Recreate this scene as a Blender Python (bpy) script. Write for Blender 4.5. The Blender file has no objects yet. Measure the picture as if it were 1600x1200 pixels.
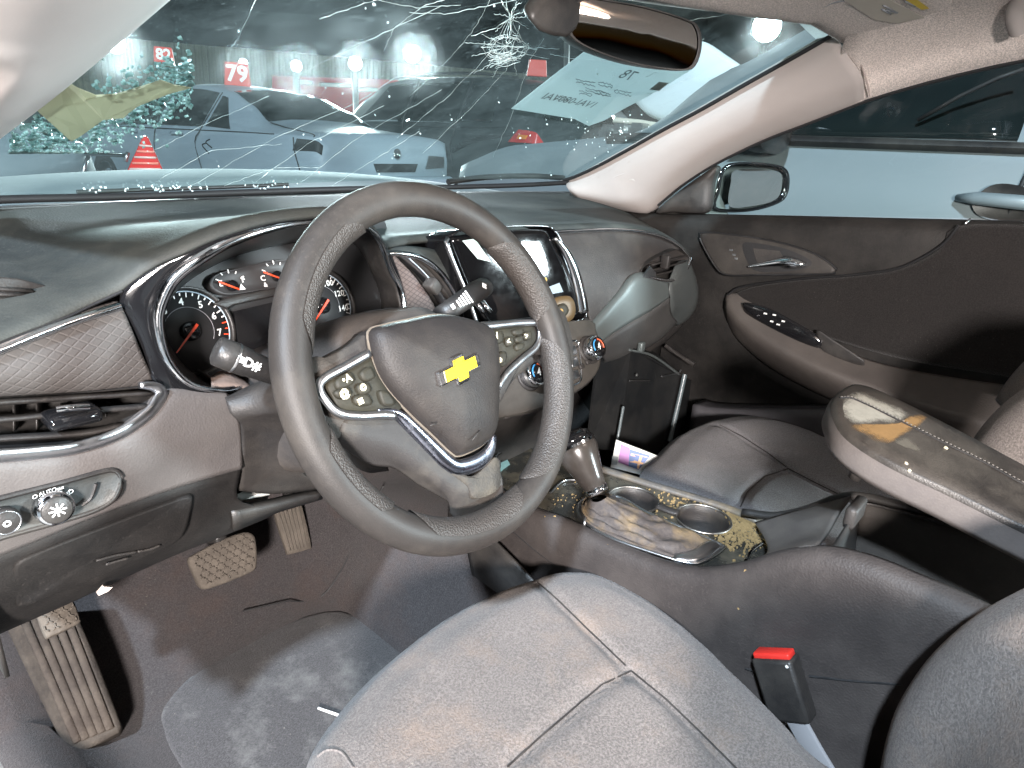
import bpy, bmesh, math, random
from mathutils import Vector, Matrix, noise
R = math.radians
random.seed(7)
sc = bpy.context.scene
col = sc.collection

# ------------------------------------------------------------------ camera
# car axes: x to the passenger side, y forward, z up from the tarmac
CAM = Vector((-0.82, -0.463, 1.121)); YAW, PITCH, ROLL, FOC = R(49.972), R(20.273), R(3.649), 1056.7
_f = Vector((math.sin(YAW)*math.cos(PITCH), math.cos(YAW)*math.cos(PITCH), -math.sin(PITCH)))
_r0 = Vector((math.cos(YAW), -math.sin(YAW), 0)); _u0 = _r0.cross(_f)
_r = _r0*math.cos(ROLL) + _u0*math.sin(ROLL); _u = -_r0*math.sin(ROLL) + _u0*math.cos(ROLL)
cam = bpy.data.cameras.new('camera'); cam.sensor_width = 36; cam.lens = FOC/1600*36
cam.clip_start = 0.02; cam.clip_end = 3000
camo = bpy.data.objects.new('camera', cam); col.objects.link(camo)
M3 = Matrix((_r, _u, -_f)).transposed()
camo.matrix_world = Matrix.Translation(CAM) @ M3.to_4x4()
sc.camera = camo

# ------------------------------------------------------------------ night sky, exposure
world = bpy.data.worlds.new('World'); sc.world = world; world.use_nodes = True
wn = world.node_tree.nodes; bg = wn['Background']
sky = wn.new('ShaderNodeTexSky'); sky.sky_type = 'NISHITA'; sky.sun_disc = False
sky.sun_elevation = R(-4); sky.sun_rotation = R(200)
bg.inputs[1].default_value = 0.12
world.node_tree.links.new(sky.outputs[0], bg.inputs[0])
sc.view_settings.view_transform = 'Standard'; sc.view_settings.look = 'None'
sc.view_settings.exposure = 0.0; sc.view_settings.gamma = 1.0
cy = sc.cycles; cy.use_denoising = True; cy.max_bounces = 8; cy.diffuse_bounces = 4; cy.glossy_bounces = 4
cy.transmission_bounces = 6; cy.transparent_max_bounces = 24; cy.sample_clamp_indirect = 6.0; cy.caustics_reflective = False; cy.caustics_refractive = False

# lamp strengths (watts of the yard floodlights, the added fill lamp and the roof lamp)
P_FRONT, P_KEY, P_FILL, P_RIGHT, P_DOME, LAMP_GLOW = 6500, 8200, 720, 5000, 1.5, 60

# ------------------------------------------------------------------ geometry helpers
def ray(px, py):
    return _f + _r*((px-800)/FOC) - _u*((py-600)/FOC)
def at(px, py, **k):
    """the point of the cabin that a measured picture position stands for, on a known plane of the car"""
    d = ray(px, py); (a, v), = k.items()
    if a == 'd': t = v
    elif a == 'pl': p0, n = v; t = (p0-CAM).dot(n)/d.dot(n)
    elif a == 'ws':
        P = CAM + d
        t = 1.0
        for _ in range(40):
            P = CAM + d*t
            g = P.z - wsz(P.x, P.y) - v
            P2 = CAM + d*(t+1e-4); g2 = P2.z - wsz(P2.x, P2.y) - v
            t -= g*1e-4/(g2-g)
    else:
        i = 'xyz'.index(a); t = (v-CAM[i])/d[i]
    return CAM + d*t
def wsz(x, y):                      # windscreen surface
    return 1.0 + 0.485*(0.65 + 0.06*(1-(x/0.62)**2) - y)
def origin(p):
    o = Vector((0, 0, 0))
    while p: o += p.location; p = p.parent
    return o
def tag(o, label=None, cat=None, group=None, kind=None):
    if label: o['label'] = label
    if cat: o['category'] = cat
    if group: o['group'] = group
    if kind: o['kind'] = kind
    return o
def thing(name, loc, label, cat, group=None, kind=None):
    o = bpy.data.objects.new(name, None); o.empty_display_size = .05; o.location = loc; col.objects.link(o)
    return tag(o, label, cat, group, kind)
def obj(name, V, F, mat, parent=None, smooth=True, solid=0, sub=0, bev=0, auto=None):
    V = [Vector(v) for v in V]
    if parent is not None: off = origin(parent)
    else:
        off = Vector((sum(v.x for v in V)/len(V), sum(v.y for v in V)/len(V), min(v.z for v in V)))
    me = bpy.data.meshes.new(name); me.from_pydata([v-off for v in V], [], F); me.update()
    if smooth:
        me.polygons.foreach_set('use_smooth', [True]*len(me.polygons))
    o = bpy.data.objects.new(name, me); col.objects.link(o)
    if parent is not None: o.parent = parent
    else: o.location = off
    if mat: me.materials.append(mat)
    if solid:
        m = o.modifiers.new('thick', 'SOLIDIFY'); m.thickness = solid; m.offset = 0
    if bev:
        m = o.modifiers.new('bevel', 'BEVEL'); m.width = bev; m.segments = 2; m.limit_method = 'ANGLE'; m.angle_limit = R(35)
    if sub:
        m = o.modifiers.new('sub', 'SUBSURF'); m.levels = sub; m.render_levels = sub
    if smooth and auto:
        try: me.set_sharp_from_angle(angle=R(auto))
        except Exception: pass
    return o
def cr(P, n, closed=False):
    """n points along a Catmull-Rom curve through P, even in arc length"""
    P = [Vector(p) for p in P]
    if len(P) == 1: return [P[0]]*n
    if len(P) == 2 and not closed: return [P[0].lerp(P[1], i/(n-1)) for i in range(n)]
    m = len(P); Q = []
    segs = m if closed else m-1
    for i in range(segs):
        if closed: a, b, c, d = P[i-1], P[i], P[(i+1) % m], P[(i+2) % m]
        else:
            b, c = P[i], P[i+1]; a = P[i-1] if i else b*2-c; d = P[i+2] if i+2 < m else c*2-b
        for k in range(12):
            t = k/12
            Q.append(.5*((2*b)+(c-a)*t+(2*a-5*b+4*c-d)*t*t+(3*b-a-3*c+d)*t**3))
    Q.append(P[0] if closed else P[-1])
    L = [0]
    for i in range(1, len(Q)): L.append(L[-1]+(Q[i]-Q[i-1]).length)
    out = []; j = 0; N = n if closed else n-1
    for i in range(n):
        s = L[-1]*i/N
        while j < len(L)-2 and L[j+1] < s: j += 1
        h = L[j+1]-L[j]
        out.append(Q[j].lerp(Q[j+1], (s-L[j])/h if h > 1e-9 else 0))
    return out
def lin(P, n, closed=False):
    P = [Vector(p) for p in P]
    if closed: P = P+[P[0]]
    L = [0]
    for i in range(1, len(P)): L.append(L[-1]+(P[i]-P[i-1]).length)
    out = []; j = 0; N = n if closed else n-1
    for i in range(n):
        s = L[-1]*i/N
        while j < len(L)-2 and L[j+1] < s: j += 1
        h = L[j+1]-L[j]; out.append(P[j].lerp(P[j+1], (s-L[j])/h if h > 1e-9 else 0))
    return out
def grid(rows, cu=False, cv=False):
    nv = len(rows); nu = len(rows[0]); V = [p for r in rows for p in r]; F = []
    for j in range(nv if cv else nv-1):
        for i in range(nu if cu else nu-1):
            a = j*nu+i; b = j*nu+(i+1) % nu; c = ((j+1) % nv)*nu+(i+1) % nu; d = ((j+1) % nv)*nu+i
            F.append((a, b, c, d))
    return V, F
def loft(name, rows, mat, parent=None, nu=24, nv=None, solid=.004, curve=True, **k):
    rows = [(cr if curve else lin)(r, nu) for r in rows]
    if nv:
        cols = [cr([r[i] for r in rows], nv) for i in range(nu)]
        rows = [[cols[i][j] for i in range(nu)] for j in range(nv)]
    V, F = grid(rows)
    return obj(name, V, F, mat, parent, solid=solid, **k)
def frame(P, i, closed, ref):
    n = len(P)
    a = P[(i-1) % n] if (closed or i) else P[0]; b = P[(i+1) % n] if (closed or i < n-1) else P[-1]
    t = (b-a).normalized(); s = t.cross(ref)
    if s.length < 1e-4: s = t.cross(Vector((.3, .5, .8)))
    s.normalize(); return t, s, s.cross(t).normalized()
def tube(P, r, n=8, closed=False, ref=Vector((0, 0, 1)), caps=True, r2=None):
    """tube along P; r (and r2 along the second axis) a number or a list"""
    V, F = [], []; m = len(P)
    for i, p in enumerate(P):
        t, s, w = frame(P, i, closed, ref)
        a = r[i] if isinstance(r, (list, tuple)) else r
        b = a if r2 is None else (r2[i] if isinstance(r2, (list, tuple)) else r2)
        for k in range(n):
            an = 2*math.pi*k/n; V.append(p+s*(a*math.cos(an))+w*(b*math.sin(an)))
    for i in range(m if closed else m-1):
        for k in range(n):
            F.append((i*n+k, i*n+(k+1) % n, ((i+1) % m)*n+(k+1) % n, ((i+1) % m)*n+k))
    if caps and not closed:
        F.append(tuple(reversed(range(n)))); F.append(tuple((m-1)*n+k for k in range(n)))
    return V, F
def tubeo(name, P, r, mat, parent=None, n=8, smoothn=None, **k):
    if smoothn: P = cr(P, smoothn, k.get('closed', False))
    V, F = tube([Vector(p) for p in P], r, n, **k)
    return obj(name, V, F, mat, parent, auto=60)
def join(*parts):
    V, F = [], []
    for v, f in parts:
        o = len(V); V += list(v); F += [tuple(i+o for i in q) for q in f]
    return V, F
def prism(P, n, t, t2=0):
    """polygon P (3D) extruded from t2 to t along n"""
    m = len(P); n = Vector(n)
    V = [Vector(p)+n*t2 for p in P]+[Vector(p)+n*t for p in P]
    F = [tuple(reversed(range(m))), tuple(range(m, 2*m))]+[(i, (i+1) % m, m+(i+1) % m, m+i) for i in range(m)]
    return V, F
def dome(P, n, prof, skirt=0.0, c=None):
    """closed outline P filled with rings; prof = [(shrink, height), ...] towards the centre"""
    P = [Vector(p) for p in P]; n = Vector(n); m = len(P)
    c = c or sum(P, Vector())/m
    rows = []
    if skirt: rows.append([p-n*skirt for p in P])
    rows.append(P)
    for s, h in prof: rows.append([c+(p-c)*s+n*h for p in P])
    V, F = grid(rows, cu=True)
    V.append(c+n*prof[-1][1]); k = len(V)-1; b = (len(rows)-1)*m
    F += [(b+i, b+(i+1) % m, k) for i in range(m)]
    return V, F
def box(c, sx, sy, sz, X=Vector((1, 0, 0)), Y=Vector((0, 1, 0)), Z=Vector((0, 0, 1))):
    c = Vector(c)
    V = [c+X*(sx/2*a)+Y*(sy/2*b)+Z*(sz/2*d) for d in (-1, 1) for a, b in ((-1, -1), (1, -1), (1, 1), (-1, 1))]
    return V, [(3, 2, 1, 0), (4, 5, 6, 7), (0, 1, 5, 4), (1, 2, 6, 5), (2, 3, 7, 6), (3, 0, 4, 7)]
def lathe(c, axis, prof, n=24, ref=Vector((0, 0, 1)), cap=True):
    """prof = [(radius, height along axis)]"""
    c = Vector(c); a = Vector(axis).normalized(); s = a.cross(ref)
    if s.length < 1e-4: s = a.cross(Vector((1, 0, 0)))
    s.normalize(); w = a.cross(s)
    rows = [[c+a*h+(s*math.cos(2*math.pi*k/n)+w*math.sin(2*math.pi*k/n))*r for k in range(n)] for r, h in prof]
    V, F = grid(rows, cu=True)
    if cap:
        F.append(tuple(reversed(range(n)))); F.append(tuple((len(rows)-1)*n+k for k in range(n)))
    return V, F
def pxs(L, **k):
    return [at(x, y, **k) for x, y in L]
def pxy(L):                         # (px, py, y of the car)
    return [at(a, b, y=c) for a, b, c in L]
def textmesh(s, c, X, Y, h, bold=0.0, align='CENTER', depth=.0006, shear=0):
    cu = bpy.data.curves.new('lettering', 'FONT'); cu.body = s; cu.size = 1; cu.align_x = align; cu.align_y = 'CENTER'
    cu.offset = bold; cu.shear = shear; cu.resolution_u = 2
    o = bpy.data.objects.new('lettering', cu); col.objects.link(o)
    dg = bpy.context.evaluated_depsgraph_get(); me = bpy.data.meshes.new_from_object(o.evaluated_get(dg))
    n = X.cross(Y).normalized()
    V = [Vector(c)+X*(v.co.x*h)+Y*(v.co.y*h)+n*depth for v in me.vertices]; F = [tuple(p.vertices) for p in me.polygons]
    bpy.data.objects.remove(o); bpy.data.curves.remove(cu); bpy.data.meshes.remove(me)
    return V, F

# ------------------------------------------------------------------ materials
class NT:
    def __init__(s, name):
        s.m = bpy.data.materials.new(name); s.m.use_nodes = True; s.t = s.m.node_tree
        s.b = s.t.nodes['Principled BSDF']; s.out = s.t.nodes['Material Output']
        s.tc = s.t.nodes.new('ShaderNodeTexCoord')
    def n(s, kind, **k):
        x = s.t.nodes.new('ShaderNode'+kind)
        for a, v in k.items():
            if a[0] == 'i' and a[1:].isdigit(): x.inputs[int(a[1:])].default_value = v
            elif a in x.inputs and not hasattr(x, a): x.inputs[a].default_value = v
            else: setattr(x, a, v)
        return x
    def l(s, a, b): s.t.links.new(a, b)
    def noise(s, scale, detail=4, rough=.6, co='Object', stretch=None):
        x = s.n('TexNoise'); x.inputs['Scale'].default_value = scale; x.inputs['Detail'].default_value = detail
        x.inputs['Roughness'].default_value = rough
        if stretch:
            mp = s.n('Mapping'); mp.inputs['Scale'].default_value = stretch; s.l(s.tc.outputs[co], mp.inputs[0]); s.l(mp.outputs[0], x.inputs[0])
        else: s.l(s.tc.outputs[co], x.inputs[0])
        return x.outputs[0]
    def ramp(s, v, stops):
        x = s.n('ValToRGB'); e = x.color_ramp.elements
        while len(e) < len(stops): e.new(.5)
        for q, (p, c) in zip(e, stops):
            q.position = p; q.color = (c, c, c, 1) if isinstance(c, (int, float)) else (*c, 1)
        s.l(v, x.inputs[0]); return x.outputs[0]
    def mix(s, f, a, b):
        x = s.n('Mix', data_type='RGBA')
        for sock, v in ((x.inputs[0], f), (x.inputs[6], a), (x.inputs[7], b)):
            if isinstance(v, (int, float)): sock.default_value = v
            elif isinstance(v, tuple): sock.default_value = (*v, 1)
            else: s.l(v, sock)
        return x.outputs[2]
    def math(s, op, a, b=None):
        x = s.n('Math', operation=op)
        for i, v in enumerate((a, b)):
            if v is None: continue
            if isinstance(v, (int, float)): x.inputs[i].default_value = v
            else: s.l(v, x.inputs[i])
        return x.outputs[0]
    def bump(s, h, strength, dist=.001, prev=None):
        x = s.n('Bump'); x.inputs['Strength'].default_value = strength; x.inputs['Distance'].default_value = dist
        s.l(h, x.inputs['Height'])
        if prev: s.l(prev, x.inputs['Normal'])
        return x.outputs[0]
def plastic(name, c, rough=.5, spec=.5, grain=900, gs=.25, dust=.0, dustc=(.30, .27, .23), var=.25, metal=0, dscale=9, coat=0, scr=0):
    s = NT(name); b = s.b
    n1 = s.noise(14, 5); c1 = tuple(x*(1-var) for x in c); c2 = tuple(min(1, x*(1+var)) for x in c)
    colr = s.mix(n1, c1, c2)
    if dust:
        d = s.ramp(s.noise(dscale, 8, .7), [(.42, 0), (.72, dust)])
        d2 = s.ramp(s.noise(220, 3, .7), [(.56, 0), (.70, dust*1.1)]); d2 = s.math('MULTIPLY', d2, s.ramp(s.noise(7, 4), [(.42, 0), (.66, 1)]))
        dd = s.math('MAXIMUM', d, d2); colr = s.mix(dd, colr, dustc)
        rr = s.math('ADD', s.math('MULTIPLY', dd, .35), rough); s.l(rr, b.inputs['Roughness'])
    else:
        rr = s.math('ADD', s.math('MULTIPLY', s.noise(30, 4), .16), rough-.08); s.l(rr, b.inputs['Roughness'])
    s.l(colr, b.inputs['Base Color'])
    b.inputs['Metallic'].default_value = metal; b.inputs['Specular IOR Level'].default_value = spec; b.inputs['Coat Weight'].default_value = coat
    if gs:
        v = s.n('TexVoronoi'); v.inputs['Scale'].default_value = grain*.55; s.l(s.tc.outputs['Object'], v.inputs[0])
        bp = s.bump(v.outputs[0], min(1, gs*1.3), .0006); s.l(s.bump(s.noise(14, 3), .07, .003, bp), b.inputs['Normal'])
    return s.m
def fabric(name, c, stain=.3, stainc=(.28, .22, .16), var=.2, sc1=5):
    s = NT(name); b = s.b
    w = s.noise(420, 3, .75); colr = s.mix(s.noise(sc1, 6, .65), tuple(x*(1-var) for x in c), tuple(x*(1+var) for x in c))
    colr = s.mix(s.ramp(w, [(.40, 0), (.62, .75)]), colr, tuple(x*2.1 for x in c))
    st = s.ramp(s.noise(6.5, 9, .72), [(.50, 0), (.70, stain)]); colr = s.mix(st, colr, stainc)
    sp = s.ramp(s.noise(300, 2, .6), [(.66, 0), (.74, stain*.55)]); sp = s.math('MULTIPLY', sp, s.ramp(s.noise(9, 3), [(.46, 0), (.62, 1)])); colr = s.mix(sp, colr, (.5, .46, .38))
    s.l(colr, b.inputs['Base Color']); b.inputs['Roughness'].default_value = .92; b.inputs['Specular IOR Level'].default_value = .12
    b.inputs['Sheen Weight'].default_value = .18; b.inputs['Sheen Roughness'].default_value = .5
    bp = s.bump(w, .7, .0022); bp = s.bump(s.noise(16, 3), .06, .005, bp); s.l(bp, b.inputs['Normal'])
    return s.m
def metal(name, c, rough=.12, dirt=.25):
    s = NT(name); b = s.b
    d = s.ramp(s.noise(60, 6, .7), [(.5, 0), (.75, dirt)])
    s.l(s.mix(d, c, (.16, .15, .13)), b.inputs['Base Color']); b.inputs['Metallic'].default_value = 1
    s.l(s.math('ADD', s.math('MULTIPLY', d, .5), rough), b.inputs['Roughness'])
    return s.m
def flat(name, c, rough=.5, spec=.5, var=.12, metal_=0):
    s = NT(name); b = s.b
    s.l(s.mix(s.noise(25, 5), tuple(x*(1-var) for x in c), tuple(min(1, x*(1+var)) for x in c)), b.inputs['Base Color'])
    b.inputs['Roughness'].default_value = rough; b.inputs['Specular IOR Level'].default_value = spec; b.inputs['Metallic'].default_value = metal_
    return s.m
def emit(name, c, st):
    s = NT(name); b = s.b; b.inputs['Base Color'].default_value = (*c, 1); b.inputs['Emission Color'].default_value = (*c, 1); b.inputs['Emission Strength'].default_value = st
    return s.m
def quilt(name, c, sc_=70, c2=None):
    s = NT(name); b = s.b
    mp = s.n('Mapping'); mp.inputs['Rotation'].default_value = (0, R(0), 0); s.l(s.tc.outputs['Object'], mp.inputs[0])
    sx = s.n('SeparateXYZ'); s.l(mp.outputs[0], sx.inputs[0])
    a = s.math('ADD', s.math('MULTIPLY', sx.outputs[0], 1.0), s.math('MULTIPLY', sx.outputs[2], 1.6)); d = s.math('SUBTRACT', s.math('MULTIPLY', sx.outputs[0], 1.0), s.math('MULTIPLY', sx.outputs[2], 1.6))
    def lines(v): return s.math('ABSOLUTE', s.math('SINE', s.math('MULTIPLY', v, sc_*math.pi/1.0)))
    h = s.math('MINIMUM', lines(a), lines(d)); hh = s.ramp(h, [(0.0, 0), (.45, 1)])
    base = s.mix(s.noise(12, 6), tuple(x*.75 for x in c), tuple(x*1.2 for x in c))
    s.l(s.mix(hh, c2 or tuple(x*1.22 for x in c), base), b.inputs['Base Color']); b.inputs['Roughness'].default_value = .7; b.inputs['Specular IOR Level'].default_value = .3
    bp = s.bump(hh, .45, .0012); bp = s.bump(s.noise(700, 2), .2, .0008, bp); s.l(bp, b.inputs['Normal'])
    return s.m

m_pad = plastic('dash pad grained vinyl', (.024, .028, .028), .66, .35, 700, .35, dust=.34, dustc=(.13, .13, .11), dscale=5)
m_padr = m_pad
m_black = plastic('black plastic', (.018, .017, .017), .42, .5, 900, .2, dust=.12)
m_gloss = plastic('gloss black plastic', (.008, .008, .009), .09, .55, gs=0, var=.1)
m_dark = plastic('dark interior plastic', (.022, .020, .0195), .52, .4, 800, .3, dust=.22, dustc=(.16, .14, .12))
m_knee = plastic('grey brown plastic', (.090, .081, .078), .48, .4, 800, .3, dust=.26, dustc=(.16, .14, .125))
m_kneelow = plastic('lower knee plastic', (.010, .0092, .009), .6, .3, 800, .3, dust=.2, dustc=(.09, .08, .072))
m_console = plastic('console side plastic', (.030, .0255, .0245), .6, .35, 750, .4, dust=.36, dustc=(.10, .086, .078))
m_quilt = quilt('quilted trim', (.070, .063, .060))
m_honey = quilt('honeycomb trim', (.11, .085, .078), 90, (.05, .04, .04))
m_chrome = metal('chrome trim', (.72, .74, .77), .10, .3)
m_satin = metal('satin silver trim', (.55, .56, .58), .28, .35)
m_worn = metal('worn blue chrome', (.36, .38, .46), .22, .75)
m_rim = plastic('steering wheel rubber', (.026, .0225, .0205), .52, .36, 1300, .12, dust=.40, dustc=(.11, .093, .077), dscale=9)
m_cover = plastic('airbag cover', (.019, .0165, .016), .55, .30, 1100, .3, dust=.10, dustc=(.28, .23, .18), dscale=6)
m_spoke = plastic('spoke plastic', (.032, .029, .028), .55, .3, 1100, .25, dust=.34, dustc=(.2, .175, .14))
m_btn = plastic('switch plastic', (.020, .018, .013), .58, .3, 1300, .1, dust=.2, dustc=(.10, .085, .045))
m_white = flat('white print', (.8, .8, .78), .6)
m_cream = flat('aged cream print', (.75, .66, .45), .6)
m_orange = flat('orange needle', (.85, .07, .02), .4)
m_face = flat('gauge face', (.020, .020, .021), .5)
m_ringb = flat('gauge ring pale blue', (.35, .43, .50), .4)
m_gold = flat('emblem yellow', (.80, .55, .01), .3, .5, .08)
m_seat = fabric('seat cloth', (.108, .096, .090), .60, (.26, .19, .145), .3)
m_seatc = fabric('seat centre cloth', (.07, .067, .067), .35, (.2, .16, .13))
m_seatp = fabric('passenger seat cloth', (.115, .112, .118), .15)
m_carpet = fabric('floor carpet', (.033, .0295, .030), .26, (.085, .048, .034), .4, 6)
m_mat_lit = fabric('floor mat', (.043, .041, .0425), .80, (.19, .187, .18), .4, 8)  # grey raised above the carpet's to paint the lit patch of floor
m_door = plastic('door trim dark', (.009, .0083, .0079), .55, .3, 700, .35, dust=.2, dustc=(.09, .08, .072))
m_doorcloth = fabric('door insert cloth', (.010, .009, .0087), .15, (.026, .022, .02))
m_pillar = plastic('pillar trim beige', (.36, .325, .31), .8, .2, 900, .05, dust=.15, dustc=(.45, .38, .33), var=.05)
m_pillar_lit = plastic('pillar trim beige lit', (.70, .635, .61), .75, .25, 900, .03, var=.04)  # same beige trim made lighter, standing in for brighter light on this pillar
m_liner = fabric('headliner cloth', (.46, .405, .375), .1, (.4, .33, .28), .06)
m_pedal = plastic('dusty pedal rubber', (.085, .072, .06), .85, .2, 500, .5, dust=.6, dustc=(.17, .145, .12), dscale=25)
m_rubber = plastic('black rubber', (.012, .012, .013), .6, .4, 500, .2)
m_leather = plastic('black leatherette', (.020, .018, .017), .42, .45, 1000, .2, dust=.2)
m_red = flat('buckle red', (.62, .030, .022), .35)
m_paper = flat('white paper', (.72, .74, .73), .85, .2, .05)
m_ink = flat('grey ink', (.28, .29, .31), .8)
m_card = flat('tan paper', (.50, .47, .30), .85, .2, .1)
m_teal = plastic('painted dash trim', (.15, .175, .175), .38, .5, gs=0, dust=.10, var=.06, metal=.5)
m_wood = flat('amber brown switch paint', (.085, .052, .020), .5)
m_steel = metal('bare steel', (.5, .5, .5), .35, .3)
m_mirror = metal('mirror glass', (.55, .52, .50), .03, .05)
# ================================================================== cabin shell
X, Y, Z = Vector((1, 0, 0)), Vector((0, 1, 0)), Vector((0, 0, 1))
# floor pan and toe board
def floorz(x, y):
    z = .28
    if y > .46: z += 1.15*(y-.46)**1.25
    a = abs(x)
    t = max(0, min(1, (.215-a)/.085)); z += (.20*t*t*(3-2*t))*(1 if y < .4 else max(.25, 1-(y-.4)*1.3))
    t = max(0, min(1, (a-.60)/.10)); z += .07*t*t
    return z + .0035*noise.noise(Vector((x*9, y*9, 3)))
ys = [-1.0+.045*i for i in range(42)]; xs = [-.74+.037*i for i in range(41)]
V, F = grid([[Vector((x, y, floorz(x, y))) for x in xs] for y in ys])
fl = obj('floor_carpet', V, F, m_carpet, solid=.006); tag(fl, 'dark brown carpet of the footwells', kind='structure')
# driver's floor mat, laid and coloured as the lit patch of floor
mo = cr([(-.565, .36, 0), (-.52, .43, 0), (-.40, .455, 0), (-.28, .44, 0), (-.215, .37, 0), (-.22, .1, 0), (-.235, -.25, 0), (-.56, -.25, 0), (-.575, .1, 0)], 72, True)
c = Vector((-.4, .1, 0)); rows = []
for s_, h in ((1.0, -.003), (.995, -.001), (.97, .0), (.8, .003), (.6, .011), (.4, .011), (.2, .011), (.05, .011)):
    r = []
    for p in mo:
        q = c+(p-c)*s_; r.append(Vector((q.x, q.y, floorz(q.x, q.y)+h+.004)))
    rows.append(r)
V, F = grid(rows, cu=True)
mt = obj('lit_floor_mat', V, F, m_mat_lit); tag(mt, 'grey dusty floor mat painted as the lit patch in front of the driver seat', 'floor mat')
for k, (a, b) in enumerate((((380, 962), (600, 890)), )):
    P = [at(a[0]+(b[0]-a[0])*t, a[1]+(b[1]-a[1])*t, z=.302) for t in (0, .3, .6, 1)]
    P = [Vector((p.x, p.y, floorz(p.x, p.y)+.0165)) for p in P]
    tubeo('crease', P, .0012, m_rubber, mt, 5, smoothn=20)
# straw-like white stick on the mat
P = [at(497, 1102, z=.305), at(536, 1116, z=.305)]
V, F = tube([Vector((p.x, p.y, floorz(p.x, p.y)+.020)) for p in P], .0022, 8)
tag(obj('plastic_stick', V, F, m_white), 'thin white plastic stick lying on the floor mat', 'stick')
# sill trim at the driver's left foot
loft('sill', [pxs([(-60, 980), (0, 1000), (30, 1080), (70, 1210), (90, 1300)], x=-.66), pxs([(-160, 980), (-80, 1000), (-40, 1080), (0, 1210), (20, 1300)], x=-.70)], m_black, tag(thing('door_sill', (-.72, 0, .25), 'black sill trim beside the footrest at the far left', 'sill trim'), None), 16)

# roof lining, header and rails
roof = thing('car_roof', (0, -.5, 1.25), 'beige cloth roof lining above the passenger side window', 'roof')
rail = [(1305, 171, .656), (1340, 158, .65), (1450, 125, .635), (1600, 90, .62), (1800, 60, .61), (2100, 40, .6)]
railp = [at(a, b, x=c) for a, b, c in rail]
railp.append(Vector((.6, -1.5, railp[-1].z-.02)))
head = [Vector((.575, .03, 1.305)), Vector((.57, -.02, 1.325))]
r0 = railp
def lift(p, dx, dz): return Vector((p.x-dx, p.y, p.z+dz))
ryl = [p.y for p in r0]
rowsR = [r0, [lift(p, .012, .022) for p in r0], [lift(p, .05, .055) for p in r0]]
zc = []
r3 = [Vector((.44, min(p.y, -.03)-.02, 1.375 if p.y < -.1 else 1.34)) for p in r0]
r4 = [Vector((.0, min(p.y, -.06)-.02, 1.40 if p.y < -.1 else 1.365)) for p in r0]
r5 = [Vector((-.5, min(p.y, -.06)-.04, 1.36 if p.y < -.1 else 1.325)) for p in r0]
r6 = [Vector((-.60, min(p.y, -.06)-.04, 1.33 if p.y < -.1 else 1.30)) for p in r0]
loft('headliner', rowsR+[r3, r4, r5, r6], m_liner, roof, 30, 40, solid=.01)
# roof skin above, so that lamplight cannot fall through the lining
loft('roof_skin', [[Vector((x, y, 1.44-.05*(x/.62)**2-(.06 if y > -.1 else 0))) for x in (-.66, -.3, 0, .3, .66)] for y in (.06, -.3, -.9, -1.5)], flat('pale car paint', (.55, .58, .6), .3), roof, 12, 10)
# grab handle on the rail
gh = [at(1592, 48, x=.55), at(1586, 25, x=.53), at(1594, 5, x=.52), at(1640, -10, x=.52), at(1700, -5, x=.53)]
tubeo('grab_handle', gh, .013, m_pillar, roof, 10, smoothn=20)
# sun visor, with its warning label
vis = thing('sun_visor', at(1340, 30, x=.40), 'beige sun visor with a yellow and white label, folded up at the top', 'sun visor')
vp0 = Vector((.46, .01, 1.318)); vn = Vector((-.12, -.25, -1)).normalized()
vpl = (vp0, vn)
vo = [at(a, b, pl=vpl) for a, b in ((1188, -8), (1240, 18), (1300, 52), (1318, 62), (1345, 60), (1440, 42), (1492, 26), (1506, 12), (1490, -8), (1440, -60), (1250, -90), (1160, -60))]
vo = cr(vo, 60, True)
V, F = dome(vo, vn, [(.985, .006), (.95, .010), (.6, .011), (.2, .011)], .008); obj('panel', V, F, m_liner, vis)
lab = [at(a, b, pl=(vp0+vn*.0125, vn)) for a, b in ((1310, -6), (1366, 30), (1402, 36), (1444, 27), (1372, -10))]
V, F = prism(lab, vn, .0008); lb = obj('label', V, F, flat('label paper', (.5, .46, .40), .7), vis, smooth=False)
lab = [at(a, b, pl=(vp0+vn*.0138, vn)) for a, b in ((1400, -10), (1440, 15), (1452, 13), (1420, -10))]
V, F = prism(lab, vn, .0004); obj('stripe', V, F, flat('label yellow', (.62, .45, .06), .7), lb, smooth=False)
for (a, b), (c, d) in (((1380, 8), (1398, 18)), ((1384, 15), (1402, 20)), ((1378, 14), (1392, 22)), ((1414, 2), (1430, 10))):
    obj('print', *tube([at(a, b, pl=(vp0+vn*.0138, vn)), at(c, d, pl=(vp0+vn*.0138, vn))], .0016, 5), m_ink, lb)
for L in (((1240, 8), (1262, 2), (1285, 10), (1300, 4)), ((1262, 2), (1268, 12)), ((1320, 0), (1300, 4))):
    obj('emboss', *tube(cr([at(a, b, pl=(vp0+vn*.0115, vn)) for a, b in L], 10), .0018, 5), m_ink, vis)

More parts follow.
